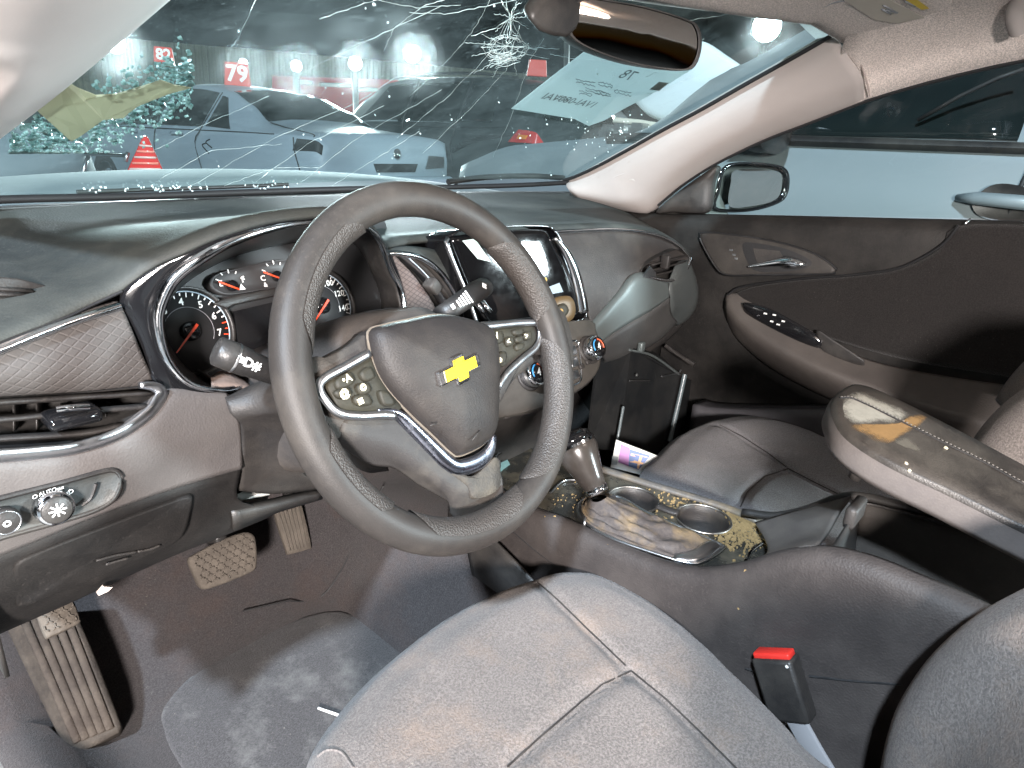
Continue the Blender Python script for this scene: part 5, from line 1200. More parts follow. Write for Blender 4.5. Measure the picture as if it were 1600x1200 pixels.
def patch(L, name, mat, par, tree, nn=40, lift_=.0006):
    P = [hit(tree, a, b, lift_) for a, b in L]; P = [p for p in P if p]; P = cr(P, nn, True)
    c = sum(P, Vector())/len(P); V = []; rows = []
    for s_ in (1, .75, .5, .25): rows.append([c+(p-c)*s_ for p in P])
    V, F = grid(rows, cu=True); V.append(c); k0 = 3*nn; F += [(k0+i, k0+(i+1) % nn, len(V)-1) for i in range(nn)]
    V2 = []
    for v in V:
        d = (v-CAM).normalized(); h = tree.ray_cast(CAM, d); V2.append(h[0]-d*lift_ if h[0] else v)
    o = obj(name, V2, F, mat, par)
    at_ = o.data.attributes.new('inner', 'FLOAT', 'POINT'); vals = [0.0]*nn+[.55]*nn+[.85]*nn+[1.0]*nn+[1.0]
    at_.data.foreach_set('value', vals); return o
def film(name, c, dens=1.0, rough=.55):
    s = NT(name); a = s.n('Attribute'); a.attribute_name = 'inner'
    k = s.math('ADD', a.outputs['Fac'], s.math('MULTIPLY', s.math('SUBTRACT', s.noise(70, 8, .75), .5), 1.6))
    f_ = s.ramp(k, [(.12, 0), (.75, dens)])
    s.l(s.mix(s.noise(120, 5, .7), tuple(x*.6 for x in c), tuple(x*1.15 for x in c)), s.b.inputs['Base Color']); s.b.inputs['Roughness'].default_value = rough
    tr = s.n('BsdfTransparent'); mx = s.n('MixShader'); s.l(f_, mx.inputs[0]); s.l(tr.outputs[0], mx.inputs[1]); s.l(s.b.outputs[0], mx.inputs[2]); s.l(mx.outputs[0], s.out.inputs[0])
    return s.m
patch([(1306, 640), (1318, 618), (1345, 611), (1395, 632), (1425, 648), (1405, 660), (1360, 662), (1330, 664)], 'painted_reflection', film('painted pale reflection', (.33, .32, .28), .95), lid, tarm)  # pale glossy reflection on the lid, painted as a film
patch([(1322, 664), (1360, 662), (1405, 660), (1425, 648), (1455, 650), (1440, 664), (1410, 682), (1385, 695), (1355, 684)], 'painted_patch', film('painted orange reflection', (.30, .18, .075), .85), lid, tarm, lift_=.0009)  # orange part of the same reflection, painted as a film
patch([(1395, 690), (1412, 682), (1430, 692), (1440, 706), (1420, 702)], 'painted_patch', film('grey lid film', (.14, .13, .11), .8), lid, tarm)  # small grey patch beside the orange one
for a, b in ((1342, 734), (1418, 762)):
    q = at(a, b, x=-.02)+an*.0; V, F = lathe(at(a, b, x=-.035), an, [(.007, -.012), (.008, 0), (.008, .02)], 14); obj('bumper', V, F, m_dark, arm)
for a, b in ((1416, 724), (1420, 735), (1478, 700)): 
    p = hit(tarm, a, b, .001)
    if p: obj('crumb', *flake(p, .0022, an), flat('crumb', (.6, .55, .42), .9), lid, smooth=False)

# ================================================================== passenger door
door = thing('passenger_door', (.72, 0, .3), 'dark passenger door with chrome handle, armrest and window', 'car door')
dA = [at(a, b, x=c) for a, b, c in ((1022, 334, .715), (1070, 335, .722), (1140, 337, .725), (1240, 339, .725), (1400, 343, .725), (1600, 348, .725), (1800, 356, .725))]
dB = [p+Vector((-.022, 0, -.012)) for p in dA]; dC = [Vector((.700, p.y, p.z-.07)) for p in dA]
dC2 = [Vector((.706, p.y, p.z-.14)) for p in dA]; dD = [Vector((.712, p.y, .70)) for p in dA]; dE = [Vector((.715, p.y, .50)) for p in dA]; dF = [Vector((.70, p.y, .34)) for p in dA]
fw = lambda r: [Vector((r[0].x+.005, r[0].y+.28, r[0].z))]+r
rowsD = [fw([p+Vector((.02, 0, .0)) for p in dA]), fw(dA), fw(dB), fw(dC), fw(dC2), fw(dD), fw(dE), fw(dF)]
o = loft('panel', rowsD, m_door, door, 60, 40)
tdoor = bvh(*grid([cr(r, 60) for r in rowsD]))
# cloth insert below the crease
cre = [(1136, 462), (1160, 448), (1250, 436), (1340, 429), (1400, 420), (1440, 403), (1475, 380), (1498, 352)]
Pc = [at(a, b, x=.692) for a, b in cre]; tubeo('seam', Pc, .003, m_rubber, door, 6, smoothn=40)
low = [(1150, 480), (1200, 500), (1270, 520), (1350, 545), (1430, 565), (1520, 580), (1620, 596), (1720, 610)]
up_ = [(1140, 463), (1180, 448), (1250, 438), (1340, 431), (1410, 419), (1470, 388), (1502, 352), (1700, 356)]
loft('insert', [[at(a, b, x=.696) for a, b in up_], [at(a*.5+c*.5, b*.5+d*.5, x=.688) for (a, b), (c, d) in zip(up_, low)], [at(a, b, x=.694) for a, b in low]], m_doorcloth, door, 40, 20)
obj('edge_glint', *tube([at(1508, 350, x=.69), at(1516, 342, x=.70)], .002, 6), m_satin, door)
# armrest ledge
r1 = [at(a, b, x=.696) for a, b in ((1136, 458), (1170, 462), (1220, 488), (1290, 528), (1350, 560), (1430, 580), (1520, 595), (1650, 612))]
r2 = [at(a, b, x=c) for a, b, c in ((1134, 470, .685), (1152, 496, .665), (1200, 535, .645), (1270, 572, .635), (1340, 600, .632), (1420, 628, .632), (1510, 655, .632), (1640, 690, .632))]
r1b = [p.lerp(q, .80)+Vector((0, 0, .004)) for p, q in zip(r1, r2)]
r3_ = [p+Vector((.006, 0, -.022)) for p in r2]; r4_ = [p+Vector((.035, 0, -.06)) for p in r2]; r5_ = [p+Vector((.07, 0, -.075)) for p in r2]
loft('armrest', [r1, r1b, r2, r3_, r4_, r5_], plastic('armrest brown', (.062, .054, .050), .5, .4, 700, .3, dust=.08), door, 50, 30)
# switch panel and pull cup
swp = [at(a, b, x=.662) for a, b in ((1160, 474), (1185, 476), (1225, 494), (1276, 524), (1282, 540), (1250, 534), (1205, 512), (1172, 490))]
V, F = dome(cr(swp, 40, True), Vector((-.6, -.1, .8)).normalized(), [(.95, .003), (.5, .0035)], .012); sw_ = obj('switch_panel', V, F, m_gloss, door)
for a, b in ((1196, 490), (1210, 492), (1206, 502), (1224, 502), (1216, 507)):
    obj('symbol', *box(at(a, b, x=.652), .002, .007, .003), m_white, sw_, smooth=False)
pcu = [at(a, b, x=.665) for a, b in ((1276, 516), (1300, 530), (1340, 556), (1352, 566), (1320, 562), (1286, 548))]
V, F = dome(cr(pcu, 40, True), Vector((-.6, 0, .8)).normalized(), [(.9, .001), (.6, .0015), (.2, .0015)], .01); obj('pull_cup', V, F, m_black, door)
# handle bezel
bzn = Vector((-1, -.05, .12)).normalized(); bzp = at(1200, 400, x=.688)
def b_at(a, b, h=0): return at(a, b, pl=(bzp+bzn*h, bzn))
bo_ = cr([b_at(a, b) for a, b in ((1094, 372), (1102, 364), (1150, 368), (1220, 380), (1275, 398), (1306, 420), (1300, 427), (1240, 428), (1180, 429), (1136, 429), (1118, 416))], 60, True)
V, F = dome(bo_, bzn, [(.98, .003), (.94, .0035), (.6, .0038), (.2, .0038)], .02); bz = obj('handle_bezel', V, F, plastic('bezel brown', (.020, .018, .017), .55, .3, dust=.1), door)
tubeo('bezel_gap', bo_, .0035, m_rubber, bz, 6, closed=True)
rc_ = cr([b_at(a, b, .0042) for a, b in ((1160, 382), (1175, 379), (1225, 388), (1262, 404), (1268, 414), (1240, 423), (1185, 424), (1168, 410))], 40, True)
V, F = dome(rc_, bzn, [(.93, .0003), (.5, .0004)], 0); obj('handle_recess', V, F, m_rubber, bz)
V, F = prism([b_at(a, b, .0052) for a, b in ((1177, 388), (1218, 392), (1224, 402), (1184, 411), (1180, 402))], bzn, .001); obj('handle_recess', V, F, m_dark, bz, smooth=False)
lv = [b_at(a, b, h) for a, b, h in ((1168, 417, .010), (1195, 413, .014), (1218, 410, .017), (1238, 410, .017), (1256, 416, .010))]
V, F = tube(cr(lv, 24), [.0025+.0075*min(1, (i/15)**1.3) if i < 18 else .010-.0012*(i-18) for i in range(24)], 10, r2=[.002+.003*min(1, i/15) for i in range(24)], ref=Vector((-1, 0, 0))); obj('handle', V, F, m_chrome, bz)
V, F = dome(cr([b_at(a, b, .012) for a, b in ((1218, 408), (1226, 400), (1246, 404), (1262, 414), (1244, 420), (1224, 419))], 24, True), bzn, [(.8, .006), (.4, .008)], .008); obj('handle', V, F, m_chrome, bz)
for a, b in ((1142, 391), (1147, 398), (1150, 404)): obj('lock_symbol', *box(b_at(a, b, .0048), .001, .008, .004, bzn, Y, Z), m_satin, bz, smooth=False)
# map pocket rail at the foot of the door
r1 = [at(a, b, x=.64) for a, b in ((1085, 634), (1110, 640), (1180, 643), (1300, 644), (1420, 648))]
loft('map_pocket', [[p+Vector((.06, 0, .0)) for p in r1], [p+Vector((.0, 0, .004)) for p in r1], [p+Vector((-.008, 0, -.012)) for p in r1], [p+Vector((.0, 0, -.20)) for p in r1]], plastic('pocket grey', (.062, .060, .066), .5, .4, 700, .3), door, 30, 16)
tubeo('pocket_edge', [at(a, b, x=.66) for a, b in ((1040, 540), (1062, 556), (1085, 570))], .006, m_dark, door, 6, smoothn=12)
# sail panel and quarter of the mirror
P = [at(a, b, x=c) for a, b, c in ((1024, 332, .70), (1060, 300, .705), (1104, 268, .71), (1124, 258, .712), (1114, 285, .715), (1108, 328, .715), (1080, 333, .712), (1050, 331, .705))]
V, F = dome(cr(P, 40, True), Vector((-1, -.15, .1)).normalized(), [(.95, .006), (.6, .009), (.2, .010)], .02); obj('mirror_sail', V, F, m_dark, door)
# window glass and its frame seal
fr2 = [at(a, b, x=c) for a, b, c in ((1026, 318, .69), (1060, 290, .69), (1105, 260, .685), (1150, 236, .68), (1200, 213, .672), (1260, 190, .66), (1350, 155, .648), (1450, 125, .635), (1600, 90, .62), (1800, 62, .61))]
tubeo('window_seal', [p+Vector((.006, 0, -.003)) for p in fr2], .0045, m_rubber, door, 7, smoothn=50)
s = NT('window glass'); t = s.t; t.nodes.remove(s.b)
tr = s.n('BsdfTransparent'); tr.inputs[0].default_value = (.80, .88, .87, 1); g2 = s.n('BsdfGlossy'); g2.inputs['Roughness'].default_value = .02
fz = s.n('Fresnel'); fz.inputs[0].default_value = 1.45; mx = s.n('MixShader'); s.l(s.math('MULTIPLY', fz.outputs[0], .7), mx.inputs[0]); s.l(tr.outputs[0], mx.inputs[1]); s.l(g2.outputs[0], mx.inputs[2]); s.l(mx.outputs[0], s.out.inputs[0]); m_glass = s.m
wt = cr([p+Vector((.018, 0, .004)) for p in fr2], 30); wb_ = [Vector((.735, p.y, dA[3].z+.005+(p.y-.05)*-.10)) for p in wt]
loft('window_glass', [wt, wb_], m_glass, door, 30, 6, solid=0)
# outside mirror
om = thing('door_mirror', at(1170, 330, x=.85), 'pale outside mirror seen through the passenger window', 'mirror')
omn = (Vector((-.34, -.95, .02))).normalized(); omp = at(1178, 292, x=.93)
def o_at(a, b, h=0): return at(a, b, pl=(omp+omn*h, omn))
oo = cr([o_at(a, b) for a, b in ((1112, 326), (1118, 300), (1124, 270), (1138, 256), (1170, 253), (1212, 257), (1228, 264), (1233, 280), (1229, 305), (1215, 318), (1180, 329), (1140, 332))], 60, True)
V, F = dome(oo, -omn, [(1.0, .02), (.95, .06), (.7, .10), (.3, .11)], 0); obj('housing', V, F, m_paintp.m, om)
oc = sum(oo, Vector())/len(oo)
V, F = grid([oo, [oc+(p-oc)*.985+omn*.004 for p in oo], [oc+(p-oc)*.90+omn*.002 for p in oo], [oc+(p-oc)*.88-omn*.006 for p in oo]], cu=True); obj('bezel', V, F, m_gloss, om)
gi = cr([o_at(a, b, -.004) for a, b in ((1140, 322), (1142, 285), (1150, 266), (1205, 266), (1222, 274), (1224, 296), (1214, 312), (1175, 322))], 50, True)
V, F = dome(gi, omn, [(.6, .001), (.2, .0012)]); obj('glass', V, F, m_mirror, om)
V, F = prism([o_at(a, b, -.02) for a, b in ((1080, 340), (1090, 300), (1122, 290), (1140, 335), (1150, 345))], omn, .0, -.05); obj('arm', V, F, m_paintp.m, om, bev=.01)
# outer door skin of this car
loft('outer_skin', [[Vector((.78, y, z)) for y in (.75, .3, -.3, -1.2)] for z in (.93, .6, .25)], m_paintp.m, door, 12, 6)

# ================================================================== pedals
brk = thing('brake_pedal', at(350, 875, y=.5), 'dusty brake pedal with triangle tread', 'pedal')
bp_ = at(350, 876, y=.47); bpn = Vector((-.12, -.80, .58)).normalized()
def p_at(a, b, h=0): return at(a, b, pl=(bp_+bpn*h, bpn))
bo2 = cr([p_at(a, b) for a, b in ((294, 876), (300, 868), (340, 846), (378, 832), (394, 834), (400, 848), (401, 882), (394, 893), (360, 908), (325, 920), (312, 917), (303, 900))], 60, True)
V, F = dome(bo2, bpn, [(.97, .004), (.9, .006), (.5, .007), (.2, .007)], .010); obj('pad', V, F, m_pedal, brk)
e1 = (p_at(390, 842)-p_at(305, 880)).normalized(); e2 = bpn.cross(e1)
cen = sum(bo2, Vector())/len(bo2); tr_ = []
def inside(q, P, o_, e1, e2):
    x, y = (q-o_).dot(e1), (q-o_).dot(e2); c = False; n_ = len(P)
    for i in range(n_):
        x1, y1 = (P[i]-o_).dot(e1), (P[i]-o_).dot(e2); x2, y2 = (P[i-1]-o_).dot(e1), (P[i-1]-o_).dot(e2)
        if (y1 > y) != (y2 > y) and x < (x2-x1)*(y-y1)/(y2-y1)+x1: c = not c
    return c
def tread(P, cen, e1, e2, nn, st, rad, h):
    out = []; inn = [cen+(p-cen)*.90 for p in P]
    for i in range(-9, 10):
        for j in range(-7, 8):
            o_ = cen+e1*(i*st+(j % 2)*st/2)+e2*(j*st*.8)
            for a in (90, 210, 330):
                q = o_+(e1*math.cos(R(a))+e2*math.sin(R(a)))*st*.42
                if inside(q, inn, cen, e1, e2) and inside(o_, inn, cen, e1, e2): out.append(tube([o_+nn*h, q+nn*h], rad, 4))
    return out
tag(obj('tread', *join(*tread(bo2, cen, e1, e2, bpn, .0125, .0014, .0075)), plastic('tread grime', (.075, .062, .05), .9, gs=0), brk), kind='stuff')
V, F = box(cen-bpn*.03+Vector((.0, .04, .04)), .02, .10, .03); obj('arm', V, F, m_black, brk, bev=.005)
obj('arm', *tube([cen-bpn*.012, cen+Vector((0, .05, .10)), cen+Vector((0, .06, .3))], .009, 8), m_black, brk)
acc = thing('accelerator_pedal', at(462, 830, y=.55), 'ribbed dusty accelerator pedal right of the brake', 'pedal')
ap0 = at(460, 828, y=.55); apn = Vector((-.25, -.85, .45)).normalized()
def q_at(a, b, h=0): return at(a, b, pl=(ap0+apn*h, apn))
ao2 = [q_at(a, b) for a, b in ((428, 800), (434, 793), (466, 786), (472, 792), (486, 852), (482, 858), (452, 866), (447, 860))]
V, F = dome(cr(ao2, 50, True), apn, [(.97, .003), (.6, .004)], .012); obj('pad', V, F, m_pedal, acc)
for k in range(6):
    f_ = .12+.15*k; a = (430+f_*42, 800-f_*10); b = (450+f_*33, 862-f_*8); obj('rib', *tube([q_at(*a, .0045), q_at(*b, .0045)], .0016, 5), plastic('tread', (.10, .085, .07), .9, gs=0), acc)
obj('arm', *tube([q_at(450, 800, -.01), q_at(450, 760, -.03)], .01, 8), m_black, acc)
# parking brake pedal
pk = thing('parking_brake_pedal', at(95, 968, y=.42), 'small parking brake pedal with triangle tread above the footrest', 'pedal')
pp0 = at(92, 968, y=.43); ppn = Vector((-.05, -.75, .65)).normalized()
def k_at(a, b, h=0): return at(a, b, pl=(pp0+ppn*h, ppn))
po2 = cr([k_at(a, b) for a, b in ((58, 962), (66, 956), (108, 940), (116, 942), (125, 968), (122, 975), (78, 996), (70, 994))], 40, True)
V, F = dome(po2, ppn, [(.97, .003), (.9, .005), (.4, .006)], .010); obj('pad', V, F, m_pedal, pk)
pc2 = sum(po2, Vector())/len(po2); f1 = (k_at(118, 945)-k_at(64, 962)).normalized(); f2 = ppn.cross(f1)
tag(obj('tread', *join(*tread(po2, pc2, f1, f2, ppn, .0115, .0013, .0062)), plastic('tread b', (.10, .085, .07), .9, gs=0), pk), kind='stuff')
obj('arm', *tube([pc2-ppn*.01, pc2+Vector((-.01, .06, .06)), pc2+Vector((-.01, .1, .25))], .010, 8), m_black, pk)
# footrest
ft = thing('footrest', at(120, 1150, z=.30), 'ribbed brown footrest plate at the far left of the footwell', 'footrest')
A, B, Cc = at(105, 1180, z=.300), at(190, 1140, z=.305), at(20, 975, y=.56)
fn = (B-A).cross(Cc-A).normalized(); fn = fn if fn.z > 0 else -fn; fpl = (A, fn)
def f_at(a, b, h=0): return at(a, b, pl=(A+fn*h, fn))
fo2 = [f_at(a, b) for a, b in ((108, 1182), (60, 1085), (12, 985), (30, 960), (110, 935), (150, 1030), (192, 1138), (186, 1146), (122, 1180))]
V, F = prism(fo2, fn, .012, -.12); obj('plate', V, F, plastic('footrest brown', (.032, .026, .022), .85, .2, 500, .5, dust=.6, dustc=(.10, .082, .066), dscale=18), ft, smooth=True, bev=.006, auto=40)
m_fr = plastic('footrest rib', (.045, .035, .029), .85, .2, 500, .5, dust=.6, dustc=(.12, .098, .078), dscale=20)
for k in range(5):
    f_ = .12+.19*k; a = (28+f_*80, 970-f_*24); b = (116+f_*66, 1168-f_*26); P = [f_at(a[0]+(b[0]-a[0])*t_, a[1]+(b[1]-a[1])*t_, .013) for t_ in (0.02, .3, .6, .97)]
    V, F = tube(P, .0055, 8, r2=.004, ref=fn); obj('rib', V, F, m_fr, ft)
# ================================================================== the yard outside
s = NT('oil stained tarmac'); b_ = s.b
s.l(s.mix(s.noise(.8, 8, .7), (.16, .155, .145), (.26, .25, .235)), b_.inputs['Base Color']); b_.inputs['Roughness'].default_value = .8; s.l(s.bump(s.noise(60, 4), .4, .01), b_.inputs['Normal'])
V, F = grid([[Vector((x, y, .006*noise.noise(Vector((x*.2, y*.2, 0))))) for x in (-600, -60, -20, -8, 0, 8, 20, 60, 600)] for y in (-600, -60, -20, -8, 0, 8, 20, 60, 600)])
tag(obj('ground', V, F, s.m), 'dark tarmac of the car yard', kind='structure')

def paint(name, c, rough=.3, met=.25, dust=.35):
    s = NT(name); b = s.b
    d = s.ramp(s.noise(3, 8, .7), [(.4, 0), (.75, dust)]); s.l(s.mix(d, c, tuple(min(.6, x*.7+.09) for x in c)), b.inputs['Base Color'])
    b.inputs['Metallic'].default_value = met; s.l(s.math('ADD', s.math('MULTIPLY', d, .5), rough), b.inputs['Roughness']); b.inputs['Coat Weight'].default_value = .15; b.inputs['Coat Roughness'].default_value = .25
    return s.m
m_cglass = flat('dark car glass', (.010, .014, .014), .06, .6)
m_tail = flat('red lamp lens', (.55, .02, .015), .15, .6)
m_amber = flat('amber lamp lens', (.75, .22, .02), .2, .6)
m_tyre = flat('tyre', (.02, .02, .02), .8)
m_wheel = metal('wheel alloy', (.5, .5, .52), .3, .3)
SED = dict(y=[0, .06, .30, .62, .95, 1.30, 1.70, 2.15, 2.65, 3.15, 3.60, 4.10, 4.55, 4.75], w=[.80, .87, .90, .915, .92, .92, .92, .92, .92, .92, .915, .90, .84, .70], zs=[.42, .36, .28, .26, .25, .25, .25, .25, .25, .25, .25, .26, .3, .36],
           zb=[.90, .98, .99, .985, .98, .975, .97, .96, .95, .94, .93, .88, .78, .60], zr=[.93, 1.035, 1.06, 1.08, 1.12, 1.27, 1.395, 1.44, 1.43, 1.31, 1.06, .98, .86, .66], wr=[.66, .72, .74, .75, .73, .66, .61, .60, .61, .64, .74, .74, .68, .5])
SUV = dict(y=[0, .08, .25, .50, .85, 1.30, 1.80, 2.30, 2.80, 3.25, 3.60, 4.10, 4.50, 4.65], w=[.82, .89, .92, .93, .935, .935, .935, .935, .935, .935, .93, .91, .85, .72], zs=[.5, .42, .34, .32, .32, .32, .32, .32, .32, .32, .32, .33, .36, .42],
           zb=[.98, 1.10, 1.12, 1.12, 1.11, 1.10, 1.09, 1.08, 1.07, 1.06, 1.04, .99, .88, .7], zr=[1.00, 1.20, 1.45, 1.62, 1.67, 1.69, 1.69, 1.68, 1.63, 1.42, 1.14, 1.07, .95, .76], wr=[.70, .74, .70, .64, .63, .63, .63, .63, .64, .68, .76, .76, .7, .55])
class Car:
    def __init__(s, name, label, pos, head, mat, K, group='damaged cars in the yard', extra=0):
        s.root = thing(name, pos, label, 'car', group); s.p = Vector(pos); s.f = Vector((math.sin(head), math.cos(head), 0)); s.r = Vector((math.cos(head), -math.sin(head), 0)); s.K = K
        N = 70; ys = [K['y'][-1]*i/(N-1) for i in range(N)]; ys = [y if y > .3 else y for y in ys]
        rows = []
        for y in ys: rows.append([s.pt(y, v) for v in [i/4 for i in range(49)]])
        V, F = grid(rows); F.append(tuple(range(48, -1, -1))); F.append(tuple((N-1)*49+i for i in range(49)))
        s.body = obj('body', V, F, mat, s.root)
        for y in (.95, K['y'][-1]-.95):
            for sd in (-1, 1):
                c = s.W(sd*(s.g('w', y)-.10), y, .33)
                V, F = lathe(c, s.r*sd, [(.24, -.1), (.32, -.09), (.335, -.04), (.335, .06), (.31, .10), (.22, .108), (.20, .09)], 28); wh = obj('wheel', V, F, m_tyre, s.root)
                V, F = lathe(c, s.r*sd, [(.21, .085), (.205, .10), (.10, .095), (.02, .105)], 20); obj('rim', V, F, m_wheel, wh)
    def g(s, k, y):
        Y_, A_ = s.K['y'], s.K[k]
        y = max(Y_[0], min(Y_[-1], y)); i = 0
        while i < len(Y_)-2 and Y_[i+1] < y: i += 1
        t_ = (y-Y_[i])/(Y_[i+1]-Y_[i]); p0 = A_[max(0, i-1)]; p1 = A_[i]; p2 = A_[i+1]; p3 = A_[min(len(A_)-1, i+2)]
        m1 = (p2-p0)/2 if i else p2-p1; m2 = (p3-p1)/2 if i+2 < len(A_) else p2-p1
        return p1+(p2-p1)*t_ if abs(p2-p1) > 9 else (2*t_**3-3*t_**2+1)*p1+(t_**3-2*t_**2+t_)*m1*.6+(-2*t_**3+3*t_**2)*p2+(t_**3-t_**2)*m2*.6
    def W(s, x, y, z): return s.p+s.r*x+s.f*y+Z*z
    def half(s, y, v):
        w, zs, zb, zr, wr = (s.g(k, y) for k in ('w', 'zs', 'zb', 'zr', 'wr')); ed = min(.05, (zr-zb)*.4)
        P = [(w*.93, zs), (w*.995, zs+(zb-zs)*.28), (w*1.0, zb-(zb-zs)*.22), (w*.965, zb), (wr, zr-ed), (wr*.55, zr-ed*.18), (0, zr)]
        i = min(5, int(v)); t_ = v-i; a, b = P[i], P[i+1]; p = P[i-1] if i else a; q = P[i+2] if i < 5 else b
        sm = lambda j: .5*((2*a[j])+(b[j]-p[j])*t_*.5*1.0+0)+0
        return a[0]+(b[0]-a[0])*t_, a[1]+(b[1]-a[1])*t_
    def pt(s, y, v, off=0):        # v 0..6 left side up, 6..12 right side down
        sd = -1
        if v > 6: v = 12-v; sd = 1
        x, z = s.half(y, v)
        p = s.W(sd*x, y, z)
        if off: p += (s.r*sd*(1 if v < 3.9 else .35 if v < 4.4 else 0)+Z*(.35 if v < 3.9 else 1)).normalized()*off
        return p
    def patch(s, name, mat, yb0, yb1, yt0, yt1, v0, v1, off=.006, par=None, nu=12, nv=10):
        rows = []
        for j in range(nv+1):
            f_ = j/nv; a = yb0+(yt0-yb0)*f_; b = yb1+(yt1-yb1)*f_
            rows.append([s.pt(a+(b-a)*i/nu, v0+(v1-v0)*f_, off) for i in range(nu+1)])
        V, F = grid(rows); return obj(name, V, F, mat, par or s.root, solid=.004)
    def top(s, name, mat, yb, yt, va, vb, off=.008, par=None):
        rows = []
        for j in range(11):
            y = yb+(yt-yb)*j/10; rows.append([s.pt(y, va+(12-2*va)*i/24, off) for i in range(25)])
        V, F = grid(rows); return obj(name, V, F, mat, par or s.root, solid=.004)
    def line(s, name, mat, pts, r=.006, off=.004, par=None):
        return tubeo(name, [s.pt(y, v, off) for y, v in pts], r, mat, par or s.root, 6, smoothn=20)
# ---- grey sedan carrying number 79
m_sed = paint('grey blue paint', (.30, .365, .42), .5, .0, .3)
sd = Car('parked_sedan', 'damaged light blue grey sedan carrying the red number 79 on its roof', (3.60, 4.93, 0), R(-5.7), m_sed, SED)
sd.patch('side_window', m_cglass, 1.30, 1.72, 1.62, 1.72, 3.10, 3.88); sd.patch('side_window', m_cglass, 1.80, 2.55, 1.80, 2.52, 3.08, 3.92); sd.patch('side_window', m_cglass, 2.65, 3.45, 2.62, 2.95, 3.08, 3.9)
sd.patch('side_window', m_cglass, 1.30, 1.72, 1.62, 1.72, 8.90, 8.12); sd.patch('side_window', m_cglass, 1.80, 2.55, 1.80, 2.52, 8.92, 8.08)
sd.top('rear_window', m_cglass, .98, 1.66, 4.2, 0); sd.top('windshield', m_cglass, 3.5, 2.75, 4.2, 0)
for L in ([(1.76, 3.95), (1.78, 3.0), (1.85, 2.2), (1.75, 1.2), (1.85, .6)], [(2.6, 3.95), (2.62, 3), (2.62, 1.2), (2.6, .3)], [(.62, 3.05), (1.2, 3.02), (2.6, 3.0), (3.5, 3.0)], [(.95, 4.2), (.6, 4.05), (.2, 3.6), (.12, 3.1)], [(.35, 2.9), (.3, 2.0), (.2, 1.2)]): sd.line('panel_gap', m_rubber, L)
for y in (2.05, 2.95): sd.patch('door_handle', m_sed, y, y+.24, y+.02, y+.22, 2.62, 2.82, .03, nu=6, nv=4)
sd.patch('tail_lamp_hole', m_rubber, .03, .34, .03, .30, 2.2, 2.85, .004); sd.patch('tail_lamp_hole', m_rubber, .02, .16, .02, .14, 9.8, 9.2, .004)
rearq = lambda x, z, o=.006: sd.W(x, -o, z)
for L, mm, nm in (([(-.26, .78), (.34, .78), (.30, .70), (-.22, .70)], m_rubber, 'plate_recess'), ([(.50, .86), (.74, .85), (.74, .74), (.46, .73)], m_wheel, 'broken_lamp')):
    V, F = prism([rearq(x, z) for x, z in L], -sd.f, .006); obj(nm, V, F, mm, sd.root, smooth=False)
V, F = box(sd.W(0, -.03, .56), 1.66, .12, .20, sd.r, sd.f, Z); obj('bumper', V, F, m_sed, sd.root, bev=.04)
V, F = lathe(rearq(.05, .87, .0), -sd.f, [(.05, 0), (.05, .012), (.035, .014), (.033, 0)], 20); obj('badge', V, F, m_chrome, sd.root)
for k in range(2):
    y0 = .5+.06*k; sd.line('scrape', m_rubber, [(y0+1.1, 2.5-.25*k), (y0+1.16, 2.3-.2*k), (y0+1.05, 2.0-.15*k)], .006)
# roof number blocks
def number(txt, c, fx, h, w, label, gtag='red number blocks on car roofs'):
    c = Vector(c); n_ = (CAM-c); n_.z = 0; n_.normalize(); xx = Vector((-n_.y, n_.x, 0)); th = .10
    t_ = thing('number_block', c, label, 'number sign', gtag)
    P = [c-xx*w*.5, c+xx*w*.5, c+xx*w*.42+Z*h, c-xx*w*.42+Z*h]
    V, F = prism([p-n_*th*.5 for p in P], n_, th); obj('block', V, F, flat('number red', (.60, .05, .03), .5), t_, smooth=False, bev=.01)
    if txt:
        V, F = textmesh(txt, c+Z*h*.5+n_*(th*.5+.003), xx, Z, h*.95, .03, depth=.0); obj('numeral', V, F, m_white, t_, smooth=False)
pz_ = sd.W(-.25, 2.05, 1.42)
number('79', pz_, None, .23, .27, 'red block with white number 79 on the light blue sedan roof')
# ---- dark crossover behind it
m_suvp = paint('dark teal grey paint', (.018, .024, .025), .45, .0, .12)
su = Car('parked_suv', 'dark grey crossover with red tail lamps behind the sheet of paper', (5.83, 4.19, .05), R(.8), m_suvp, SUV)
su.patch('side_window', m_cglass, .72, 1.22, .82, 1.22, 3.12, 3.86); su.patch('side_window', m_cglass, 1.30, 2.15, 1.30, 2.15, 3.08, 3.9); su.patch('side_window', m_cglass, 2.25, 3.2, 2.25, 2.75, 3.08, 3.9)
su.patch('side_window', m_cglass, 1.30, 2.15, 1.30, 2.15, 8.92, 8.1)
su.top('rear_window', m_cglass, .12, .46, 4.15, 0); su.top('windshield', m_cglass, 3.5, 2.85, 4.2, 0)
for sgn, (a, b) in ((1, (2.2, 2.95)), (-1, (9.8, 9.05))): su.patch('tail_light', m_tail, .0, .42, .0, .30, a, b, .012); su.patch('turn_signal', m_amber, .18, .30, .16, .28, a+.2*sgn, a+.45*sgn, .020)
V, F = prism([su.W(x, -.012, z) for x, z in ((-.78, .98), (.78, .98), (.78, .90), (-.78, .90))], -su.f, .02); obj('light_bar', V, F, m_tail, su.root, smooth=False)
V, F = box(su.W(0, -.05, .62), 1.7, .14, .24, su.r, su.f, Z); obj('bumper', V, F, paint('silver bumper', (.35, .4, .41)), su.root, bev=.05)
for L in ([(1.26, 3.95), (1.26, 3), (1.3, 1.8), (1.2, .6)], [(2.2, 3.95), (2.2, 3), (2.2, .6)], [(.4, 3.02), (1.3, 3.0), (3.4, 3.0)]): su.line('panel_gap', m_rubber, L)
